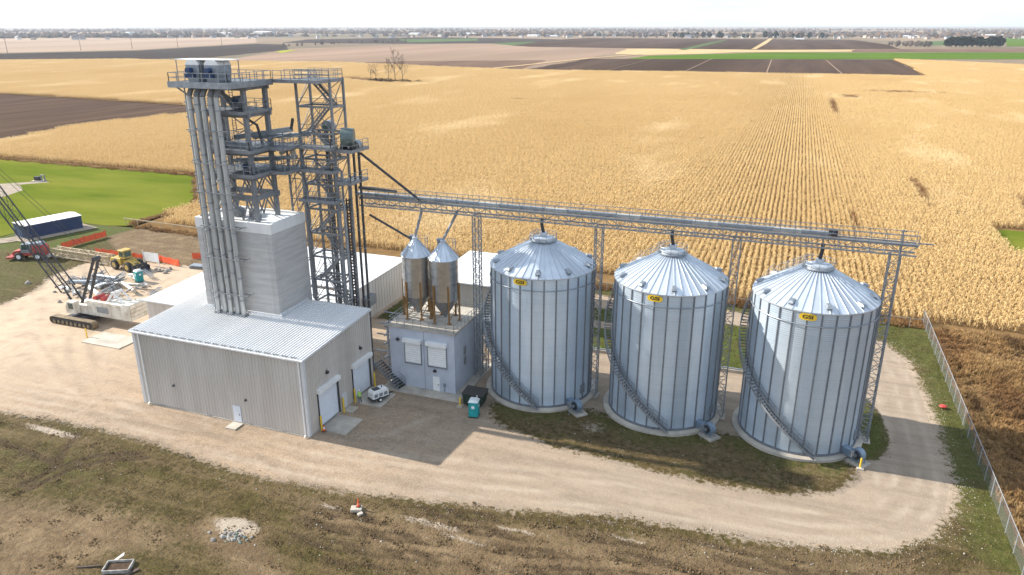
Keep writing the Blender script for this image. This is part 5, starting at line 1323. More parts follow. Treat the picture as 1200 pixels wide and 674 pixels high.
# ---------------------------------------------------------------- sheds
def shed(name, label, x0, x1, y0, y1, zf, zb, fall='y', ribs=True):
    t = thing(name, label, 'shed', ((x0+x1)/2, y0, 0))
    mb = MB(); mb.xprism([(y0,-.1),(y1,-.1),(y1,zb-.1),(y0,zf-.1)], x0, x1)
    ribbed(mb, (x0,y0), (x1,y0), .1, zf-.12, zf-.12, int((x1-x0)/.9), .05, (0,-1)); 
    for k in range(int((y1-y0)/.9)):
        y = y0+.45+.9*k; zt = zf+(zb-zf)*(y-y0)/(y1-y0)-.12; mb.box(x1-.01, x1+.045, y-.05, y+.05, .1, zt)
    mb.build('wall', m.wall_tan, t)
    mb = MB(); mb.xprism([(y0-.3,zf-.1),(y1+.3,zb-.1),(y1+.3,zb+.03),(y0-.3,zf+.03)], x0-.3, x1+.3); rf = mb.build('roof', m.roof_white, t)
    mb = MB(); n = int((x1-x0)/.8)
    for k in range(n):
        x = x0+(x1-x0)*(k+.5)/n; mb.bar((x,y0-.3,zf+.03),(x,y1+.3,zb+.03),.06,.04)
    mb.build('standing_seams', m.roof_white, rf)
    mb = MB(); mb.box(x0-.32,x1+.32,y0-.46,y0-.302,zf-.18,zf-.01); mb.build('gutter', m.trim, t)
    return t
shed('lean_to_shed', 'low white roofed shed on the yard side of the concrete tower', -87.0, -58.0, 77.9, 89.6, 6.6, 7.0)
s1 = shed('storage_shed', 'white roofed shed behind the stair tower', -82.0, -61.0, 94.0, 110.2, 6.0, 6.3)
s2 = shed('storage_shed', 'white roofed shed behind the hopper bins and nearest grain bin', -52.0, -31.5, 103.0, 118.3, 6.0, 6.3)
mb = MB(); mb.box(-61+.05, -60.0, 95.5, 98.2, 2.4, 4.0); mb.build('wall_unit', m.steel_light, s1)
mb = MB(); railing(mb, [(-42.5,104.2,6.1),(-36,104.2,6.1)], 1.1, 3, .06, 1); mb.build('roof_rail', m.steel, s2)

# low pale tunnel duct behind the bins and concrete strips
TD = thing('tunnel_duct', 'low pale concrete trench cover running behind the grain bins', 'trench', (-12, 97.2, 0))
mb = MB(); mb.yprism([(-24,-.1),(9.2,-.1),(9.2,.42),(-24,.42)], 96.9, 97.5); mb.build('kerb', m.concrete, TD)
for y in (97.15,): MB().bar((-24,y,.52),(9,y,.52),.18).build('pipe', m.steel_light, TD)

# doorway pads
for lb, bx in (('concrete pad before the near roll-up door', (-47.9,-44.5,64.2,68.0)), ('small concrete step at the side door', (-47.9,-46.6,69.0,70.4)), ('concrete pad before the far roll-up door', (-47.9,-44.0,71.4,75.2)), ('small pale concrete step at the front door', (-58.8,-57.3,60.6,62.1)), ('pale concrete pad at the yard corner of the main building', (-96.5,-89,73.5,77.6))):
    tag(fine_bevel(MB().box(bx[0], bx[1], bx[2], bx[3], -.2, .10).build('door_pad', m.concrete), .02), lb, 'pad')

# ---------------------------------------------------------------- yard things
def portable_toilet(x, y, rz, label):
    t = thing('portable_toilet', label, 'toilet', (0,0,0), 'teal portable toilets')
    mb = MB(); mb.box(-.56,.56,-.56,.56,.12,2.05)
    for k in range(4):
        for s_ in (-1,1): mb.box(s_*.575-.015, s_*.575+.015, -.42+.24*k, -.30+.24*k, .3, 1.9); mb.box(-.42+.24*k, -.30+.24*k, .56, .59, .3, 1.9)
    b = mb.build('cabin', m.teal, t)
    mb = MB(); mb.box(-.6,.6,-.6,.6,0,.12); mb.build('skid', m.rubber, t)
    mb = MB(); mb.add([(-.62,-.62,2.05),(.62,-.62,2.05),(.62,.62,2.05),(-.62,.62,2.05),(-.4,-.4,2.32),(.4,-.4,2.32),(.4,.4,2.32),(-.4,.4,2.32)], [(3,2,1,0),(4,5,6,7),(0,1,5,4),(1,2,6,5),(2,3,7,6),(3,0,4,7)]); mb.tube([(.3,.35,2.2),(.3,.35,2.6)],.06,6); mb.build('roof', m.plastic_pale, t)
    d = MB().box(-.38,.38,-.61,-.57,.2,1.95).build('door', m.teal, t); MB().box(-.18,.18,-.63,-.612,1.25,1.62).build('sign', m.white, d); MB().box(.22,.3,-.66,-.612,1.0,1.1).build('handle', m.dark, d)
    MB().box(.592,.605,-.2,.2,1.3,1.6).build('side_sign', m.white, t)
    t.location = (x, y, 0); t.rotation_euler = (0,0,rz)
portable_toilet(-32.3, 73.6, R(10), 'teal portable toilet in front of the dumpster by the nearest grain bin')
portable_toilet(-110.4, 98.2, R(-15), 'teal portable toilet on the yard behind the crawler crane')
D = thing('dumpster', 'dark green dumpster behind the portable toilet', 'dumpster', (-33.3, 76.6, 0))
mb = MB(); mb.yprism([(-34.5,.18),(-32.3,.18),(-32.0,1.55),(-34.8,1.55)], 75.6, 77.5); mb.build('body', m.green_dark, D)
for k in range(5): MB().box(-34.6+.55*k, -34.5+.55*k, 75.54, 75.6, .3, 1.5).build('rib', m.green_dark, D)
mb = MB(); mb.add([(-34.85,75.5,1.56),(-31.95,75.5,1.56),(-31.95,77.6,1.75),(-34.85,77.6,1.75),(-34.85,75.5,1.62),(-31.95,75.5,1.62),(-31.95,77.6,1.82),(-34.85,77.6,1.82)], [(3,2,1,0),(4,5,6,7),(0,1,5,4),(1,2,6,5),(2,3,7,6),(3,0,4,7)]); mb.build('lid', m.rubber, D)
for x in (-34.2,-32.6): MB().tube([(x,75.7,.09),(x,75.9,.09)], .12, 10).build('wheel', m.rubber, D)
# generator
G = thing('generator', 'white wheeled generator on the pad before the far roll-up door', 'generator', (0,0,0))
mb = MB(); mb.yprism([(-1.15,.55),(1.15,.55),(1.15,1.35),(.95,1.62),(-.95,1.62),(-1.15,1.35)], -.62, .62); fine_bevel(mb.build('housing', m.white, G), .05)
for x in (-.7,0,.7): MB().box(x-.25,x+.25,-.64,-.622,.75,1.2).build('panel', m.steel_light, G)
mb = MB(); mb.box(-1.3,1.3,-.55,.55,.38,.54); mb.bar((1.3,0,.45),(2.1,0,.42),.12); mb.build('chassis', m.dark, G)
for s_ in (-1,1):
    mb = MB(); mb.tube([(-.2,s_*.58,.34),(-.2,s_*.8,.34)], .34, 14); wq = mb.build('wheel', m.rubber, G); MB().tube([(-.2,s_*.79,.34),(-.2,s_*.82,.34)], .16, 10).build('rim', m.white, wq)
mb = MB(); mb.box(-.8,.1,-.4,.4,1.62,1.68); mb.tube([(.5,0,1.6),(.5,0,1.9)],.07,8); mb.build('vent_grille', m.dark, G)
G.location = (-45.2, 73.0, .1); G.rotation_euler = (0,0,R(62))
# person
def person(x, y, rz, label):
    root = thing('person', label, 'person', (x, y, 0))
    J = {'pel':(0,0,.95),'sp':(.02,0,1.2),'ch':(.06,0,1.42),'nk':(.1,0,1.56),'hd':(.13,0,1.68),'ht':(.14,0,1.80)}
    for s_, n_ in ((1,'l'),(-1,'r')):
        J.update({n_+'hip':(0,.1*s_,.9), n_+'kn':(.05,.13*s_,.5), n_+'an':(-.02+.06*s_,.14*s_,.09), n_+'to':(.16+.06*s_,.15*s_,.04), n_+'sh':(.06,.2*s_,1.42), n_+'el':(.14,.27*s_,1.15), n_+'wr':(.34,.2*s_,1.02), n_+'ha':(.43,.17*s_,1.02)})
    E_ = [('pel','sp'),('sp','ch'),('ch','nk'),('nk','hd'),('hd','ht')]
    for n_ in 'lr': E_ += [('pel',n_+'hip'),(n_+'hip',n_+'kn'),(n_+'kn',n_+'an'),(n_+'an',n_+'to'),('ch',n_+'sh'),(n_+'sh',n_+'el'),(n_+'el',n_+'wr'),(n_+'wr',n_+'ha')]
    rad = {'pel':.15,'sp':.14,'ch':.16,'nk':.06,'hd':.10,'ht':.075,'hip':.1,'kn':.07,'an':.05,'to':.04,'sh':.075,'el':.05,'wr':.038,'ha':.04}
    ks = list(J); me = bpy.data.meshes.new('body'); me.from_pydata([J[k] for k in ks], [(ks.index(a), ks.index(b)) for a, b in E_], [])
    ob = bpy.data.objects.new('body', me); COL.objects.link(ob)
    ob.modifiers.new('skin', 'SKIN'); sb = ob.modifiers.new('sub', 'SUBSURF'); sb.levels = 1; sb.render_levels = 1
    for k, sv in zip(ks, me.skin_vertices[0].data):
        r = rad.get(k) or rad[k[1:]]; sv.radius = (r, r); sv.use_root = (k == 'pel')
    bpy.context.view_layer.update(); flat(ob); me = ob.data
    for mt in (m.jeans, m.hivis, m.skin): me.materials.append(mt)
    for p in me.polygons:
        c = p.center; p.material_index = 2 if c.z > 1.58 or (c.x > .36 and c.z > .9) else 1 if c.z > .93 else 0; p.use_smooth = True
    ob.parent = root; root.rotation_euler = (0,0,rz)
    ORG.pop('person', None); ORG[root.name] = (0,0,0)
    mb = MB(); mb.lathe((.13,0,0), [(.15,1.755),(.125,1.765),(.12,1.83),(.07,1.89),(0,1.905)], 14); mb.build('hard_hat', m.hat, root, smooth=True)
    mb = MB(); mb.lathe((.05,0,0), [(.175,1.2),(.18,1.2),(.18,1.26),(.175,1.26)], 14); mb.build('reflective_band', m.white, root)
person(-47.0, 71.5, R(150), 'worker in a yellow green safety vest beside the far roll-up door')
# traffic cones
def cone(x, y, zb, label, base=True, h=.75):
    t = thing('traffic_cone', label, 'cone', (x, y, zb), 'orange cones')
    MB().box(x-.2,x+.2,y-.2,y+.2,zb,zb+.05).build('foot', m.rubber, t)
    mb = MB(); mb.lathe((x,y,zb), [(.15,.05),(.035,h),(0,h+.01)], 14); c = mb.build('cone_body', m.orange, t, smooth=True)
    mb = MB(); mb.lathe((x,y,zb), [(.108,.32),(.076,.52)], 14); mb.v = [(x+(a-x)*1.06, y+(b-y)*1.06, c_) for a, b, c_ in mb.v]; mb.build('stripe', m.white, c)
cone(-47.3, 64.0, .1, 'orange cone by the corner bollard of the near roll-up door')
cone(-35.7, 52.6, gz(-35.7,52.6)+.28, 'orange cone standing on a concrete block out on the grass', h=.9)
t = thing('concrete_block', 'pale broken concrete block under the cone out on the grass', 'block', (-35.7,52.5,0))
fine_bevel(MB().obox((-35.8,52.4,gz(-35.7,52.5)+.12), 1.1, .8, .32, .4).build('block', m.concrete, t), .04); MB().obox((-35.1,51.9,gz(-35.7,52.5)+.05), .5, .35, .2, 1.0).build('fragment', m.concrete, t)

# ---------------------------------------------------------------- chain link fence
FX = 23.2
F = thing('chain_link_fence', 'long grey chain link fence between the yard and the brown weeds', 'fence', (FX, 90, 0))
fm = MB()
mesh_mat = bpy.data.materials.new('chain_link'); mesh_mat.use_nodes = True
n_, l_ = mesh_mat.node_tree.nodes, mesh_mat.node_tree.links; b_ = n_['Principled BSDF']; b_.inputs['Base Color'].default_value = (.30,.31,.325,1); b_.inputs['Metallic'].default_value = .4; b_.inputs['Roughness'].default_value = .45
pst = None
ys = list(np.arange(34, 126.2, 3.05))
for y in ys:
    if pst is None:
        mb = MB(); mb.lathe((FX,90,0), [(.05,-.2),(.05,2.2),(.07,2.22),(0,2.28)], 8); pst = mb.build('post', m.chain, F, smooth=True); pst.location = (0, y-90, 0)
    else: share(pst, F, (0, y-90, 0))
mb = MB(); mb.tube([(FX,34,2.16),(FX,126,2.16)], .035, 6); mb.build('top_rail', m.chain, F)
# woven wire: diagonals as thin flat strips
mb = MB(); stp = .16; H_ = 2.1
for k in range(int((126-34+H_)/stp)):
    y = 34-H_+k*stp
    for sg in (0, 1):
        p, q = (Vector((FX-.004+.008*sg, y, .05)), Vector((FX-.004+.008*sg, y+H_, H_+.05)))
        if sg: p, q = Vector((p.x, y, H_+.05)), Vector((p.x, y+H_, .05))
        d = (q-p).normalized(); nn = Vector((0, -d.z, d.y))*.007
        mb.add([p-nn, p+nn, q+nn, q-nn], [(0,1,2,3)])
w_ = mb.build('wire_mesh', mesh_mat, F, kind='stuff', fix=False)
F2 = thing('corner_fence', 'short return of chain link fence along the corn behind the bins', 'fence', (-10,124,0))
for x in np.arange(-40, 23, 3.05): 
    mb = MB(); mb.tube([(x,123.6,-.1),(x,123.6,1.5)], .045, 6); mb.build('post', m.rust if 0 else m.chain, F2)
mb = MB(); mb.tube([(-40,123.6,1.45),(22.9,123.6,1.45)], .03, 6); mb.build('top_rail', m.chain, F2)
# red bag on the verge
t = MB(); t.add([(20.9,95.3,.02),(22.2,95.0,.02),(22.4,96.1,.02),(21.2,96.5,.02),(21.1,95.5,.4),(22.0,95.3,.55),(22.1,95.9,.45),(21.4,96.2,.5)], [(3,2,1,0),(4,5,6,7),(0,1,5,4),(1,2,6,5),(2,3,7,6),(3,0,4,7)])
o = t.build('red_tarp', m.red); sb = o.modifiers.new('s', 'SUBSURF'); sb.levels = 2; sb.render_levels = 2; bpy.context.view_layer.update(); flat(o)
tag(o, 'small crumpled red tarp on the grass beside the fence', 'tarp')
# ---------------------------------------------------------------- crawler crane (faces -x)
CR = thing('crawler_crane', 'white crawler crane with a dark lattice boom on the yard', 'crane', (-101, 81, 0))
cy = 81.0
def track_outline(x0, x1, h):
    r = h/2; return [(x0+r-r*math.sin(a)*1.0, r-r*math.cos(a)) for a in np.linspace(0, math.pi, 8)]+[(x1-r+r*math.sin(a), r+r*math.cos(a)) for a in np.linspace(0, math.pi, 8)]
for y0 in (77.6, 83.3):
    ol = track_outline(-107.8, -98.6, 1.15)
    t = MB().yprism([(x, zz*.9+.06) for x, zz in track_outline(-107.6,-98.8,1.0)], y0+.1, y0+1.0).build('track_frame', m.dark, CR)
    # shoes laid round the outline
    mb = MB(); per = []
    for a, b in zip(ol, ol[1:]+ol[:1]):
        L = math.hypot(b[0]-a[0], b[1]-a[1]); n = max(1, round(L/.34))
        for k in range(n): per.append(((a[0]+(b[0]-a[0])*(k+.5)/n, a[1]+(b[1]-a[1])*(k+.5)/n), (b[0]-a[0], b[1]-a[1]), L/n))
    for (px, pz), d, L in per:
        dd = Vector((d[0], 0, d[1])).normalized()*L*.45; mb.bar(Vector((px,y0,pz+.02))-dd+Vector((0,.55,0)), Vector((px,y0,pz+.02))+dd+Vector((0,.55,0)), 1.1, .09)
    mb.build('track_shoes', m.track, t)
    mb = MB()
    for x in np.linspace(-106.8,-99.6,9): mb.tube([(x,y0-.06,.42),(x,y0+1.1,.42)], .26, 10)
    mb.build('rollers', m.track, t)
MB().box(-105, -101.4, 78.6, 83.4, .5, 1.25).build('car_body', m.dark, CR)
mb = MB(); mb.lathe((-103.2,cy,0), [(1.3,1.25),(1.3,1.5)], 20); mb.build('slewing_ring', m.dark, CR)
bd = fine_bevel(MB().yprism([(-104.6,1.5),(-93.6,1.5),(-93.6,3.6),(-94.2,4.0),(-101.4,4.0),(-101.4,3.1),(-104.6,3.0)], cy-1.45, cy+1.45).build('upper_body', m.ivory, CR), .06)
for x in (-100.6,-98.9,-97.2,-95.5): MB().box(x-.72, x+.72, cy-1.49, cy-1.452, 1.9, 3.7).build('side_door', m.ivory, bd)
MB().box(-99.4,-97.0,cy-1.51,cy-1.492,2.2,3.2).build('louvre', m.steel_light, bd)
cb = fine_bevel(MB().yprism([(-104.9,1.75),(-102.9,1.75),(-102.9,3.75),(-104.4,3.75),(-104.9,2.8)], cy-2.5, cy-1.48).build('cab', m.ivory, CR), .05)
MB().box(-104.2,-103.2,cy-2.53,cy-2.502,2.55,3.5).build('side_window', m.glass, cb); MB().add([(-104.93,cy-2.4,2.75),(-104.93,cy-1.6,2.75),(-104.46,cy-1.6,3.62),(-104.46,cy-2.4,3.62)], [(0,1,2,3)]).build('front_window', m.glass, cb)
mb = MB(); mb.box(-93.55,-92.3,cy-1.7,cy+1.7,1.7,4.3); 
for k in range(4): mb.box(-92.29,-92.2,cy-1.6,cy+1.6,1.8+.62*k,2.3+.62*k)
mb.build('counterweight', m.ivory, CR)
mb = MB(); mb.bar((-97.6,cy-.8,4),(-96.2,cy-.8,5.6),.3); mb.bar((-97.6,cy+.8,4),(-96.2,cy+.8,5.6),.3); mb.bar((-94.2,cy-.8,4),(-96.2,cy-.8,5.6),.18); mb.bar((-94.2,cy+.8,4),(-96.2,cy+.8,5.6),.18); mb.bar((-96.2,cy-.95,5.6),(-96.2,cy+.95,5.6),.3); mb.build('gantry', m.white, CR)
mb = MB(); mb.tube([(-98.6,cy-.9,4.25),(-98.6,cy+.9,4.25)],.4,12); mb.tube([(-100.2,cy-.9,4.2),(-100.2,cy+.9,4.2)],.35,12); mb.build('winch_drum', m.red, CR)
foot = Vector((-104.4, cy, 1.9)); tip = foot+Vector((-math.cos(R(51.5)), 0, math.sin(R(51.5))))*36
u1 = foot+(tip-foot)*.10
mb = MB(); mb.bar(foot+Vector((0,-.8,0)), u1+Vector((0,-.8,.5)), .2); mb.bar(foot+Vector((0,.8,0)), u1+Vector((0,.8,.5)), .2); mb.bar(foot+Vector((0,-.8,0)), u1+Vector((.5,-.8,-.4)), .2); mb.bar(foot+Vector((0,.8,0)), u1+Vector((.5,.8,-.4)), .2)
lattice(mb, u1, tip, 1.7, 1.5, 16, .16, .05); mb.build('boom', m.dark, CR)
mtop = Vector((-99.2, cy, 10.7))
mb = MB(); 
for s_ in (-.75,.75): mb.bar(foot+Vector((.6,s_,.2)), mtop+Vector((0,s_*.6,0)), .34,.3)
for f in (.3,.55,.8): p = foot.lerp(mtop, f); mb.bar(p+Vector((.4,-.7,0)), p+Vector((.4,.7,0)), .12)
mb.tube([mtop+Vector((0,-.6,0)), mtop+Vector((0,.6,0))], .32, 10); mb.build('mast', m.dark, CR)
mb = MB()
for s_ in (-.4,.4):
    mb.bar(mtop+Vector((0,s_,0)), tip+Vector((.5,s_,.4)), .045); mb.bar(mtop+Vector((0,s_,0)), Vector((-96.2,cy+s_,5.6)), .06)
mb.build('pendant_lines', m.dark, CR)

# ---------------------------------------------------------------- wheel loader
def wheel(par, x, y, r, w, rim=None):
    mb = MB(); mb.lathe((0,0,0), [(r*.55,-w/2),(r*.92,-w/2),(r,-w*.36),(r,w*.36),(r*.92,w/2),(r*.55,w/2)], 20); mb.v = [(a, c, b) for a, b, c in mb.v]
    for k in range(16):
        a = k*math.pi/8; mb.add([(r*1.0*math.cos(a),-w*.45,r*math.sin(a)),(r*1.06*math.cos(a+.1),-w*.45,r*1.06*math.sin(a+.1)),(r*1.06*math.cos(a+.1),w*.45,r*1.06*math.sin(a+.1)),(r*math.cos(a),w*.45,r*math.sin(a))], [(0,1,2,3)])
    mb.v = [(a+x, b+y, c+r) for a, b, c in mb.v]; t = mb.build('wheel', m.rubber, par)
    mb = MB(); mb.tube([(x,y-w*.5,r),(x,y+w*.5,r)], r*.56, 14); mb.build('rim', rim or m.loader, t)
WL = thing('wheel_loader', 'yellow wheel loader parked by the orange barrier', 'loader', (0,0,0))
for x in (-1.6,1.6):
    for y in (-1.05,1.05): wheel(WL, x, y, .78, .6)
fine_bevel(MB().yprism([(-2.9,.8),(-.3,.8),(-.3,1.9),(-2.6,1.85),(-2.95,1.5)], -.95, .95).build('engine_cover', m.loader, WL), .06)
fine_bevel(MB().yprism([(-.2,.7),(2.2,.7),(2.2,1.3),(1.2,1.6),(-.2,1.6)], -.6, .6).build('front_frame', m.loader, WL), .05)
c = MB().yprism([(-.9,1.9),(.55,1.9),(.4,3.1),(-.75,3.1)], -.7, .7).build('cab', m.loader, WL)
for y in (-.72,.705): MB().yprism([(-.72,2.15),(.4,2.15),(.3,2.9),(-.62,2.9)], y, y+.015).build('side_window', m.glass, c)
MB().add([(.53,-.58,2.15),(.53,.58,2.15),(.46,.58,2.95),(.46,-.58,2.95)], [(0,1,2,3)]).build('windscreen', m.glass, c)
fine_bevel(MB().box(-.9,.55,-.8,.8,3.1,3.24).build('cab_roof', m.loader, c), .04)
mb = MB(); 
for y in (-.5,.5): mb.bar((.9,y,1.7),(3.1,y,.75),.2,.35)
mb.build('lift_arm', m.loader, WL)
mb = MB(); mb.xprism  # bucket
mb.yprism([(2.9,.9),(3.0,.25),(3.9,.12),(4.0,.16),(3.15,.4),(3.1,1.25),(2.95,1.25)], -1.35, 1.35); mb.box(2.95,3.7,-1.36,-1.3,.2,.9); mb.box(2.95,3.7,1.3,1.36,.2,.9); mb.build('bucket', m.dark, WL)
for s_ in (-.75,.75): MB().tube([(-2.2,s_,1.85),(-2.2,s_,2.4)], .06, 6).build('exhaust_stack', m.dark, WL)
WL.location = (-118.6, 103.4, 0); WL.rotation_euler = (0,0,R(-8)); WL.scale = (1.2,1.2,1.2)

# ---------------------------------------------------------------- red rough terrain crane carrier
RT = thing('red_carrier', 'red and grey four wheeled tractor near the blue container', 'tractor', (0,0,0))
for x in (-1.9,1.9):
    for y in (-1.1,1.1): wheel(RT, x, y, .8, .62, m.white)
fine_bevel(MB().yprism([(-3.2,.9),(3.2,.9),(3.2,1.5),(-3.2,1.5)], -.9, .9).build('chassis', m.red, RT), .05)
fine_bevel(MB().yprism([(.7,1.5),(3.3,1.5),(3.35,2.6),(2.9,3.1),(.9,3.1)], -1.0, 1.0).build('engine_cover', m.red, RT), .08)
fine_bevel(MB().yprism([(.9,3.1),(2.9,3.1),(2.6,3.6),(1.1,3.6)], -.9, .9).build('tank', m.steel_light, RT), .08)
c = fine_bevel(MB().yprism([(-1.5,1.5),(.6,1.5),(.6,3.4),(-1.2,3.4),(-1.5,2.4)], -.95, .95).build('cab', m.steel_light, RT), .05)
for y in (-.965,.95): MB().yprism([(-1.25,2.2),(.35,2.2),(.35,3.2),(-1.1,3.2)], y, y+.015).build('side_window', m.glass, c)
MB().add([(-1.5,-.8,2.45),(-1.5,.8,2.45),(-1.24,.8,3.3),(-1.24,-.8,3.3)], [(0,1,2,3)]).build('windscreen', m.glass, c)
fine_bevel(MB().yprism([(-3.3,1.0),(-1.55,1.5),(-1.55,2.1),(-3.0,1.9),(-3.4,1.5)], -.85, .85).build('hood', m.red, RT), .06)
mb = MB(); mb.box(-4.6,-3.3,-1.2,1.2,.35,.7); mb.bar((-4.5,0,.7),(-4.7,0,1.5),.12); mb.bar((-3.4,.5,.8),(-4.4,.5,.6),.15); mb.build('front_blade', m.red, RT)
mb = MB(); mb.bar((.2,.98,3.1),(.2,.98,4.0),.1); mb.build('exhaust', m.dark, RT)
RT.location = (-142.2, 101.6, 0); RT.rotation_euler = (0,0,R(24)); RT.scale = (.98,.98,.98)

# ---------------------------------------------------------------- blue container with white roof
CO = thing('shipping_container', 'long blue container building with a white roof beside the lawn', 'container', (0,0,0))
L_, Wd, Hh = 12.2, 5.8, 3.0
mb = MB(); mb.box(-L_/2, L_/2, -Wd/2, Wd/2, .15, Hh)
for k in range(38):
    x = -L_/2+.15+k*.3; mb.box(x, x+.14, -Wd/2-.05, -Wd/2+.01, .25, Hh-.15)
for k in range(16):
    y = -Wd/2+.2+k*.31; mb.box(-L_/2-.05, -L_/2+.01, y, y+.14, .25, Hh-.15); mb.box(L_/2-.01, L_/2+.05, y, y+.14, .25, Hh-.15)
mb.build('walls', m.blue, CO)
mb = MB(); mb.xprism([(-Wd/2-.1,Hh+.003),(Wd/2+.1,Hh+.003),(Wd/2+.1,Hh+.08),(0,Hh+.45),(-Wd/2-.1,Hh+.08)], -L_/2-.12, L_/2+.12); mb.build('roof', m.white, CO)
mb = MB(); mb.box(-L_/2-.06, L_/2+.06, -Wd/2-.06, Wd/2+.06, -.1, .15); mb.build('base_frame', m.steel_light, CO)
d = MB().box(-L_/2-.09,-L_/2-.055,-1.2,0,.2,2.5).build('door', m.blue, CO); MB().box(-L_/2-.09,-L_/2-.055,.05,1.25,.2,2.5).build('door', m.blue, CO)
# long side from (-156.2,112.2) to (-153.4,122.6)
ang = math.atan2(10.4, 2.8); dx, dy = math.cos(ang), math.sin(ang)
CO.location = (-154.8-dy*Wd/2, 117.4+dx*Wd/2, .0); CO.rotation_euler = (0,0,ang)
t = sheet('container_pad', [(-162,109.5),(-154.5,109.8),(-150.2,124.6),(-157.5,126.5)], .07, m.lane)

# ---------------------------------------------------------------- orange barrier mesh panels
ORL = ['orange mesh barrier panel nearest the blue container', 'drooping orange mesh barrier panel behind the yellow loader', 'short orange mesh barrier panel at the corner behind the teal toilet', 'orange mesh barrier panel beside the concrete tower']
for i, (a, b, h) in enumerate((((-142.4,108.6),(-141.8,119.4),1.5),((-134,109.6),(-118.5,109.3),1.1),((-118.2,109.2),(-110.0,107.8),1.5),((-111.2,112.6),(-105,117.5),1.4))):
    t = thing('barrier_mesh', ORL[i], 'barrier', (*a, 0), 'orange barrier mesh panels')
    n = max(3, int(math.hypot(b[0]-a[0], b[1]-a[1])/2.2)); mb = MB(); pt = []
    for k in range(n*3+1):
        f = k/(n*3); x, y = a[0]+(b[0]-a[0])*f, a[1]+(b[1]-a[1])*f; sag = .22*math.sin(f*n*math.pi)**2+(.35*abs(mnoise.noise(Vector((f*6,i,0)))) if i == 1 else 0)
        lean = .25*mnoise.noise(Vector((f*4, i*3, 1))); pt.append(((x+lean*.3,y+lean,.1),(x,y,h-sag)))
    for p, q in zip(pt[:-1], pt[1:]):
        mb.add([p[0],q[0],q[1],p[1],(p[0][0],p[0][1]+.03,p[0][2]),(q[0][0],q[0][1]+.03,q[0][2]),(q[1][0],q[1][1]+.03,q[1][2]),(p[1][0],p[1][1]+.03,p[1][2])], [(0,1,2,3),(7,6,5,4),(3,2,6,7)])
    mb.build('mesh_sheet', m.orange, t, fix=False)
    for k in range(n+1):
        f = k/n; x, y = a[0]+(b[0]-a[0])*f, a[1]+(b[1]-a[1])*f
        MB().tube([(x,y+.06,-.1),(x,y+.06,h+.15)], .035, 6).build('stake', m.rust, t)
# scattered construction material
BS = thing('boom_section', 'tan lattice boom section lying on the ground behind the crane', 'boom section', (-132,104,0))
mb = MB(); lattice(mb, (-139.5,104.6,1.1), (-123.5,104.1,1.1), 1.7, 1.5, 12, .2, .09); mb.build('lattice', m.boomtan, BS)
mb = MB(); mb.box(-138.5,-138,103.4,105.6,-.05,.3); mb.box(-126,-125.5,103,105.2,-.05,.3); mb.build('timber_blocks', m.rubble, BS)
t = thing('counterweight_slab', 'pale slab lying at the end of the boom section', 'slab', (-139.5,103.4,0)); fine_bevel(MB().obox((-140.2,103.3,.45), 2.4, 1.5, .5, .2).build('slab', m.ivory, t), .05); MB().obox((-140.2,103.3,.1), 2.0, 1.2, .25, .2).build('bearer', m.dark, t)
t = thing('tarp_wall', 'white sheet strung between posts behind the yellow loader', 'sheet', (-115,106,0))
mb = MB(); mb.add([(-117.4,106.4,.9),(-113.0,105.7,1.1),(-112.9,105.7,3.0),(-117.6,106.4,2.7),(-117.4,106.45,.9),(-113.0,105.75,1.1),(-112.9,105.75,3.0),(-117.6,106.45,2.7)], [(0,1,2,3),(7,6,5,4),(3,2,6,7),(0,4,5,1),(1,5,6,2),(0,3,7,4)]); mb.build('sheet', m.white, t)
for x, y in ((-117.5,106.42),(-112.95,105.72)): MB().tube([(x,y,-.1),(x,y,3.0)], .07, 6).build('post', m.white, t)
rd = random.Random(21)
white_mats = [m.white, m.ivory, m.steel_light]
for i in range(7):
    x, y = rd.uniform(-117,-107), rd.uniform(90,96); a = rd.uniform(-.5,.9); L = rd.uniform(5,9); r = rd.uniform(.22,.42); zz = .35+.35*(i % 3)
    mb = MB(); d = Vector((math.cos(a), math.sin(a), 0))*L/2; c = Vector((x, y, zz)); mb.tube([c-d, c+d], r, 12); mb.tube([c-d*.99, c-d*.97], r*1.25, 12); mb.tube([c+d*.97, c+d*.99], r*1.25, 12)
    tag(mb.build('duct_pipe', white_mats[i % 3], smooth=True), 'pale round duct pipe lying in the heap behind the crane', 'pipe', 'duct pipes in the heap')
for i in range(46):
    x, y = rd.gauss(-113.5,4.6), rd.gauss(93.8,2.6); a = rd.uniform(0,3.14); L = rd.uniform(1.2,4.2); c = Vector((x, y, rd.uniform(.1,.8))); d = Vector((math.cos(a), math.sin(a), rd.uniform(-.25,.45)))*L/2
    if abs(x+113) > 12: continue
    c.z = max(c.z, abs(d.z)+.06)
    mb = MB(); k = i % 4
    if k == 0: mb.bar(c-d, c+d, .22, .08); mb.bar(c-d+Vector((0,0,.18)), c+d+Vector((0,0,.18)), .22, .06); mb.bar(c-d+Vector((0,0,.09)), c+d+Vector((0,0,.09)), .05, .18)
    elif k == 1: lattice(mb, c-d+Vector((0,0,.2)), c+d+Vector((0,0,.2)), .5, .5, 4, .07, .04)
    elif k == 2: mb.obox(c, L*.6, .9, .08, a); mb.obox(c+Vector((0,0,.1)), L*.55, .85, .06, a+.1); mb.obox(c-Vector((0,0,c.z*.5)), L*.4, .6, .12, a+.6)
    else: mb.tube([c-d, c, c+d+Vector((0,0,.3))], .09, 8); mb.tube([c-d, c-d*.9], .14, 8)
    tag(mb.build(('steel_beam','lattice_piece','sheet_stack','bent_pipe')[k], (m.steel, m.steel_light, m.white, m.dark)[k]), ('grey steel beam lying in the heap behind the crane','short lattice piece lying in the heap behind the crane','stack of pale sheets in the heap behind the crane','dark bent pipe lying in the heap behind the crane')[k], ('beam','lattice','sheets','pipe')[k], 'scrap heap behind the crane')
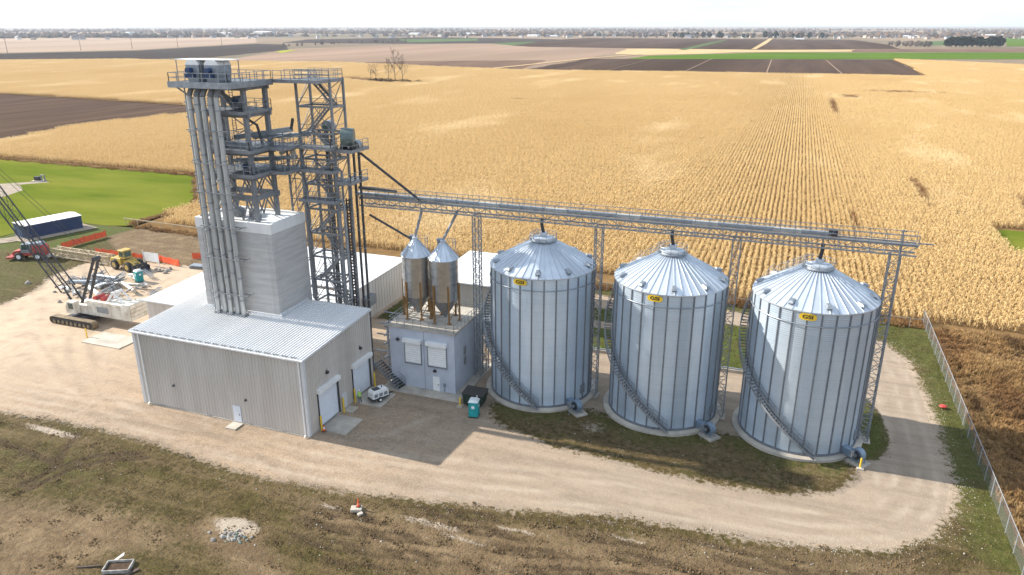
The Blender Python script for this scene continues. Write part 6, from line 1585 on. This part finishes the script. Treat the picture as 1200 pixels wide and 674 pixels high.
def rock(mb, x, y, zz, s, rd):
    vs = []; 
    for k in range(3):
        for j in range(6):
            a = j*math.pi/3+rd.uniform(-.3,.3); rr = s*(1.0, .95, .5)[k]*rd.uniform(.7,1.2); vs.append((x+rr*math.cos(a), y+rr*math.sin(a), zz+s*(-.2,.45,.9)[k]*rd.uniform(.8,1.2)))
    mb.add(vs, [(k*6+j, k*6+(j+1) % 6, (k+1)*6+(j+1) % 6, (k+1)*6+j) for k in range(2) for j in range(6)]+[tuple(range(12,18))])
for i in range(34):
    x, y = rd.gauss(-116,6), rd.gauss(91.5,3.0)
    mb = MB(); rock(mb, x, y, 0, rd.uniform(.2,.55), rd)
    tag(mb.build('rubble_stone', m.rubble), 'pale lump of rubble at the foot of the heap behind the crane', 'rubble', 'rubble round the heap')
for i in range(10):
    x, y = rd.uniform(-114,-109.5), rd.uniform(103.6,106); mb = MB(); rock(mb, x, y, 0, rd.uniform(.25,.5), rd); tag(mb.build('rubble_stone', m.rubble), 'lump of pale rubble in front of the white sheet', 'rubble', 'rubble by the white sheet')
t = thing('pallet_stack', 'low green and grey pallet stack beside the concrete tower', 'pallets', (-104,108,0))
for k in range(3): MB().obox((-105.6+.1*k,108.6,.12+.22*k), 4.2, 1.6, .12, .1).build('pallet', m.steel_light, t)
fine_bevel(MB().obox((-102.4,109.4,.6), 2.2, 1.5, 1.2, .1).build('crate', m.green_tarp, t), .05)
t = thing('hoarding_rail', 'long pale timber rail on short posts at the corn edge of the cleared soil', 'rail', (-125,128.3,0))
mb = MB(); mb.bar((-147,129.4,1.5),(-100,127.3,1.5),.14,.2); mb.build('rail', m.boomtan, t)
for k in range(13): x = -146.5+3.8*k; MB().bar((x,129.4-(x+147)*.0447,-.1),(x,129.4-(x+147)*.0447,1.5),.12).build('post', m.boomtan, t)
m.green_grey = mat('rubble_greenish', (.16,.20,.17), None, 3, .8)
# rubble in the front grass
for i in range(44):
    x, y = rd.gauss(-44.4,.9), rd.gauss(44.9,.45); s = rd.uniform(.10,.27); mb = MB(); rock(mb, x, y, gz(x,y)-.03, s, rd)
    tag(mb.build('broken_concrete', m.rubble if i % 4 else m.green_grey), 'broken concrete lump in the heap on the front grass' if i % 4 else 'greenish lump in the concrete heap on the front grass', 'rubble', 'rubble heap on the front grass' if i % 4 else 'greenish lumps in the front heap')
m.scrap = mat('scrap_panel_dirty', (.42,.41,.39), (.22,.19,.16), 2.2, .8)
# white frame of scrap in the foreground
zz = gz(-50.9, 37.8)
t = thing('scrap_bin', 'low open dirty white framed box full of soil at the bottom of the picture', 'box', (0,0,0))
mb = MB(); 
for y in (-.8,.8): mb.box(-1.3,1.3,y-.05,y+.05,.0,.55)
for x in (-1.3,1.3): mb.box(x-.05,x+.05,-.75,.75,.0,.54)
mb.build('sides', m.scrap, t)
MB().box(-1.24,1.24,-.74,.74,.0,.3).build('soil', m.rust if 0 else mat('soil_dark', (.06,.042,.03), (.10,.07,.05), 5, .95, bump=1, bscale=9), t)
MB().bar((-1.1,.9,.1),(.2,1.3,.9),.5,.05).build('loose_board', m.scrap, t); MB().bar((.9,-1.3,.08),(2.2,-.4,.3),.4,.06).build('loose_board', m.bark, t)
t.location = (-51.0, 37.9, zz-.12); t.rotation_euler = (0,0,R(25)); t.scale = (.85,.85,.85)
mb = MB(); mb.bar((-54.4,36.6,gz(-54.4,36.6)+.05),(-52.6,37.5,gz(-52.6,37.5)+.1),.18,.1); tag(mb.build('timber_piece', m.bark), 'dark timber lying beside the white framed box', 'timber')
# kit on the lawn
t = thing('well_pump', 'dark pump unit standing on the lawn at the end of the path', 'pump', (-213.5,160,0))
MB().obox((-213.5,160,.1), 3.6, 2.4, .25, .3).build('slab', m.concrete, t); MB().obox((-213.9,160,.8), 1.5, 1.1, 1.2, .3).build('motor_box', m.dark, t)
mb = MB(); mb.tube([(-212.6,160.3,.2),(-212.6,160.3,1.9),(-211.6,160.6,1.9),(-211.6,160.6,.2)], .22, 8); mb.build('pipe', m.steel, t, smooth=True)
# ---------------------------------------------------------------- far things: trees, poles, town
m.twig = mat('twigs_grey_brown', (.22,.18,.155), (.17,.135,.115), .6, .9, rand=.2)
m.scrub = mat('scrub_leaves', (.13,.085,.045), (.085,.065,.03), .5, .9, rand=.2)
m.ever = mat('evergreen_needles', (.036,.055,.026), (.020,.034,.018), .4, .9, rand=.25)
m.rusty = mat('autumn_leaves', (.30,.14,.05), (.22,.10,.04), .4, .9, rand=.3)
def wispy(mb, fine, x, y, h, rd):
    base = Vector((x, y, -.3)); lean = Vector((rd.uniform(-.06,.06), rd.uniform(-.06,.06), 0))*h
    trunk = [base+lean*f*f+Vector((0,0,h*f)) for f in (0,.2,.4,.6,.8,1)]
    mb.tube(trunk, [h*.013*(1-.85*f) for f in (0,.2,.4,.6,.8,1)], 6, cap=False)
    def limb(p, d, L, r, dep):
        q = p+d*L+Vector((0,0,L*.12)); mid = p.lerp(q, .5)+Vector((rd.uniform(-1,1), rd.uniform(-1,1), rd.uniform(-.6,.2)))*L*.07
        mb.tube([p, mid, q], [r, r*.7, r*.35], 4, cap=False)
        n = 4 if dep else 7
        for k in range(n):
            f = rd.uniform(.3,1); b0 = p.lerp(q, f); nd = (d+Vector((rd.uniform(-1,1), rd.uniform(-1,1), rd.uniform(-.4,.9)))*.75).normalized()
            if dep: limb(b0, nd, L*rd.uniform(.45,.65), r*.5, dep-1)
            else:
                e = b0+nd*L*rd.uniform(.5,.9); s = nd.cross(Vector((0,0,1))).normalized()*.028; fine.add([b0-s, b0+s, e], [(0,1,2)])
    for k in range(13):
        f = .22+.76*(k+rd.random()*.6)/13; i = min(4, int(f*5)); p = trunk[i].lerp(trunk[i+1], f*5-i); a = k*2.4+rd.uniform(-.4,.4); up = rd.uniform(.6,1.2)
        limb(p, Vector((math.cos(a), math.sin(a), up)).normalized(), h*.34*(1.05-.7*f)*rd.uniform(.7,1.1), h*.0055*(1.1-.7*f), 2)
BT = ['tall bare tree standing at the left of the clump in the corn', 'tallest bare tree in the clump in the cornfield', 'bare tree standing at the right of the clump in the corn', 'small bare tree at the far left of the clump in the corn', 'second small bare tree left of the clump in the corn']
for i, (x, y, h) in enumerate(((-317,560,18),(-312,562,25),(-304,560,22),(-342,574,13),(-336,572,14))):
    rd = random.Random(40+i); t = thing('bare_tree', BT[i], 'tree', (x, y, 0), 'bare trees in the cornfield'); mb, fn = MB(), MB()
    wispy(mb, fn, x, y, h, rd)
    mb.build('trunk', m.bark, t, fix=False); fn.build('crown', m.twig, t, fix=False)
def leaf_clump(seed, rx, rz, n, s):
    rd = random.Random(seed); mb = MB()
    for i in range(n):
        d = Vector((rd.gauss(0,1), rd.gauss(0,1), rd.gauss(0,1))).normalized()*(rd.random()**.4); c = Vector((d.x*rx, d.y*rx, rz+d.z*rz))
        a = Vector((rd.uniform(-1,1), rd.uniform(-1,1), rd.uniform(-1,1))).normalized()*s*rd.uniform(.6,1.3); b = a.cross(Vector((rd.uniform(-1,1), rd.uniform(-1,1), 1))).normalized()*s*.8
        mb.add([c-a, c+b, c+a], [(0,1,2)])
    return mb
o = None; rd = random.Random(50)
for i in range(16):
    x, y = -340+i*3.3+rd.uniform(-1,1), 571-i*.9+rd.uniform(-3,3)
    mb = leaf_clump(60+i, rd.uniform(2,4), rd.uniform(.8,1.6), 130, .5); mb.v = [(a+x, b+y, c) for a, b, c in mb.v]
    tag(mb.build('shrub', m.scrub, fix=False), 'low brown shrub around the bare trees in the cornfield', 'shrub', 'shrubs round the bare trees')
sheet('weed_patch', [(-384,590),(-372,596),(-340,585),(-296,566),(-290,554),(-318,545),(-345,560),(-375,578)], .3, mat('weed_patch_brown', (.17,.11,.065), (.12,.08,.05), .3, .95))
for i, (x, y) in enumerate(((-1261,938),(-1264,1085),(-1264,1205),(-1266,1330),(-1268,1470))):
    t = thing('power_pole', ['power pole nearest the left edge of the picture','second power pole from the left edge','third power pole from the left edge','fourth power pole from the left edge','fifth power pole from the left edge, farthest away'][i], 'pole', (x, y, 0), 'power poles across the far fields')
    MB().tube([(x,y,-1),(x,y,23)], [.45,.28], 8).build('shaft', m.bark, t)
    mb = MB(); mb.bar((x-2.6,y,21.5),(x+2.6,y,21.5),.3); mb.bar((x-2,y,18.5),(x+2,y,18.5),.3); mb.build('crossarm', m.bark, t)
# tree shapes for the distance: a crown of leaf clumps on a short trunk
def far_tree(name, mt, h, w, n, s, cone=False, seed=1):
    rd = random.Random(seed); t = thing(name, name, 'tree', (0,0,0))
    MB().tube([(0,0,-.5),(0,0,h*.5)], [h*.03,h*.015], 5).build('trunk', m.bark, t)
    mb = MB()
    for i in range(n):
        f = rd.random(); 
        if cone: rr = w*(1-f)*rd.uniform(.4,1); zz = h*(.08+.92*f)
        else: rr = w*math.sqrt(max(0, 1-(2*f-1)**2))*rd.uniform(.5,1.05); zz = h*(.18+.82*f)
        a = rd.uniform(0, 6.28); c = Vector((rr*math.cos(a), rr*math.sin(a), zz))
        u = Vector((rd.uniform(-1,1), rd.uniform(-1,1), rd.uniform(-.6,.6))).normalized()*s; v = u.cross(Vector((rd.uniform(-1,1), rd.uniform(-1,1), 1))).normalized()*s
        mb.add([c-u, c+v, c+u, c-v*.7], [(0,1,2),(0,2,3)])
    mb.build('crown', mt, t, fix=False)
    return t
protos = {'bare': far_tree('leafless_tree', m.twig, 11, 4.6, 120, 1.25, seed=2), 'bare2': far_tree('leafless_tree', m.twig, 13, 5.5, 150, 1.3, seed=3), 'ever': far_tree('evergreen_tree', m.ever, 13, 5.2, 200, 1.5, False, 4), 'rust': far_tree('autumn_tree', m.rusty, 10, 4.4, 110, 1.3, seed=5)}
used = set()
TL = {'bare': 'grey leafless tree in the far woods and town along the horizon', 'bare2': 'grey leafless tree in the far woods and town along the horizon', 'ever': 'dark evergreen tree in the far rows below the horizon', 'rust': 'rusty leaved tree among the far houses along the horizon'}
def plant(k, x, y, s, label=None, group=None):
    lb = label or TL[k]; g = group or {'bare':'far leafless trees','bare2':'far leafless trees','ever':'far evergreens','rust':'far autumn trees'}[k]
    if k in used: o = copy_tree(protos[k], (x, y, -.4), random.uniform(0,6.28), lb, scale=(s, s, s))
    else: o = protos[k]; used.add(k); o.location = (x, y, -.4); o.scale = (s, s, s); o['label'] = lb
    o['group'] = g
rd = random.Random(77); c20, s20 = math.cos(R(20.4)), math.sin(R(20.4))
def pol(deg, dist):   # bearing right of the view axis, distance
    a = R(deg); X, Y = dist*math.sin(a), dist*math.cos(a); return X*c20-Y*s20, X*s20+Y*c20
for i in range(30):     # dark grove at the right
    f = i/29; plant('ever', 288+116*f+rd.uniform(-4,4), 1900+42*f+rd.uniform(-8,10), rd.uniform(1.15,1.7), 'dark evergreen in the square grove at the right below the horizon', 'evergreen grove')
for i in range(22):     # bare copse left of it
    plant('bare', rd.uniform(185,262), rd.uniform(1860,1990), rd.uniform(.7,1.15), 'brown leafless tree in the copse left of the evergreen grove', 'leafless copse')
for i in range(44):     # dark belt at the far edge of the ploughed land
    a = rd.uniform(8.5,22); x, y = pol(a, 2780+rd.uniform(-40,120)+(a-8)*12); plant('ever' if rd.random() < .62 else 'bare2', x, y, rd.uniform(1.0,1.8))
for i in range(70):
    x, y = pol(rd.uniform(-6,36), rd.uniform(2850,4300)); plant(rd.choice(('bare','bare2','bare','rust')), x, y, rd.uniform(.9,1.5))
for i in range(40):
    x, y = pol(rd.uniform(-36,-2), rd.uniform(3000,4600)); plant(rd.choice(('bare','bare2')), x, y, rd.uniform(.9,1.4))
for i in range(22):     # hedge trees in the left middle distance
    x, y = pol(-16.5+.42*i+rd.uniform(-.3,.3), 1750+22*i+rd.uniform(-30,30)); plant('bare', x, y, rd.uniform(.5,.8))
# the woodland mass behind: nobody could count it
vs, fs = [], []
wd = MB()
for i in range(5200):
    a = rd.uniform(-40,40); dst = 3300+5200*rd.random()**1.3; x, y = pol(a, dst); h = rd.uniform(6,15)*(1+.0*dst); w = rd.uniform(7,16)
    if mnoise.noise(Vector((x*.0011, y*.0011, 4))) < -.12: continue
    o = len(wd.v); n = 5
    for zz, rr in ((-.6,.8),(h*.55,1.0),(h,.45)):
        for k in range(n):
            q = 2*math.pi*k/n+rd.uniform(-.3,.3); wd.v.append((x+w*rr*rd.uniform(.6,1.2)*math.cos(q), y+w*rr*rd.uniform(.6,1.2)*math.sin(q), zz*rd.uniform(.85,1.15)))
    for k in range(2):
        for j in range(n): wd.f.append((o+k*n+j, o+k*n+(j+1) % n, o+(k+1)*n+(j+1) % n, o+(k+1)*n+j))
    wd.f.append(tuple(o+2*n+j for j in range(n)))
tag(wd.build('distant_woodland', mat('woodland_far', (.145,.11,.105), (.085,.085,.06), .02, .95, c3=(.20,.12,.07), scale3=.008), fix=False), 'grey brown band of distant woods along the horizon', 'woods', kind='stuff')
# houses and long white halls of the town
m.hwall = [mat('house_wall_%s' % n, c, None, .3, .7, rand=.15) for n, c in (('white',(.5,.49,.47)),('buff',(.45,.38,.30)),('grey',(.36,.36,.37)))]
m.hroof = [mat('house_roof_%s' % n, c, None, .3, .8, rand=.2) for n, c in (('grey',(.15,.14,.14)),('brown',(.20,.13,.10)),('dark',(.09,.09,.10)))]
def house(wm, rm, L, Wd, h, pitch):
    t = thing('house', 'house', 'house', (0,0,0))
    MB().box(-L/2, L/2, -Wd/2, Wd/2, -1, h).build('wall', wm, t)
    MB().xprism([(-Wd/2-.4,h),(Wd/2+.4,h),(0,h+pitch)], -L/2-.4, L/2+.4).build('roof', rm, t)
    mb = MB()
    for k in range(4): x = -L/2+L*(k+.5)/4; mb.box(x-.6,x+.6,-Wd/2-.06,-Wd/2+.0,h*.55,h*.85)
    mb.build('windows', m.glass, t)
    return t
hp = [house(m.hwall[0], m.hroof[0], 14, 9, 5.5, 3), house(m.hwall[1], m.hroof[1], 13, 9, 5.5, 3.2), house(m.hwall[2], m.hroof[2], 15, 10, 6, 3)]
HL = ['white walled house with a grey roof in the far town', 'buff walled house with a brown roof in the far town', 'grey walled house with a dark roof in the far town']
for i in range(190):
    k = i % 3; x, y = pol(rd.uniform(-4,37) if i % 4 else rd.uniform(-36,-4), rd.uniform(2900,4400) if i % 2 else rd.uniform(2880,3300)); s = rd.uniform(.9,1.4)
    if i < 3: o = hp[k]; o.location = (x, y, -.4); o.rotation_euler = (0,0,rd.uniform(0,3.14)); o['label'] = HL[k]; o['group'] = ('white far houses','buff far houses','grey far houses')[k]
    else:
        o = copy_tree(hp[k], (x, y, -.4), rd.uniform(0,3.14), HL[k], scale=(s, s, s)); o['group'] = ('white far houses','buff far houses','grey far houses')[k]
hl = thing('warehouse', 'long white warehouse at the near edge of the far town', 'warehouse', (0,0,0), 'white warehouses of the far town')
MB().box(-30,30,-14,14,-1,8).build('wall', m.hwall[0], hl); MB().xprism([(-14.5,8),(14.5,8),(0,10)], -30.5, 30.5).build('roof', m.white, hl)
mb = MB()
for k in range(6): mb.box(-26+k*9,-22+k*9,-14.1,-14,0,4.5)
mb.build('bay_doors', m.steel, hl, kind='stuff')
WH = []
for i, (a, dst, s) in enumerate(((1.6,3150,.9),(3.0,3100,.75),(-3.2,3500,1.3),(-7,3700,1.1),(-17.5,3900,1.8),(-20,4100,1.0),(12.5,3600,.8),(27,3300,.9),(31.5,3500,1.2),(33,3250,.7),(-26,4300,1.3),(20.2,2700,.5))):
    x, y = pol(a, dst); o = hl if i == 0 else copy_tree(hl); o.location = (x, y, -.4); o.rotation_euler = (0,0,R(-20.4+rd.uniform(-15,15)+180*0)); o.scale = (s, s, s*.9); WH.append((a, o))
for i, (a, o) in enumerate(sorted(WH, key=lambda q: q[0])):
    o['label'] = '%s long white warehouse of the far town counted from the left' % ('first second third fourth fifth sixth seventh eighth ninth tenth eleventh twelfth'.split()[i])
# haze of the autumn air
hb = MB(); hb.box(-15500, 15500, -1900, 25500, -2.0, 47.5); hz_ = hb.build('haze', None or m.white, kind='stuff')
hm = bpy.data.materials.new('haze'); hm.use_nodes = True; n_, l_ = hm.node_tree.nodes, hm.node_tree.links; n_.clear()
pv = n_.new('ShaderNodeVolumePrincipled'); pv.inputs['Color'].default_value = (.80,.88,1,1); pv.inputs['Density'].default_value = 0.000055; pv.inputs['Anisotropy'].default_value = .2
mo = n_.new('ShaderNodeOutputMaterial'); l_.new(pv.outputs[0], mo.inputs['Volume']); hz_.data.materials.clear(); hz_.data.materials.append(hm)
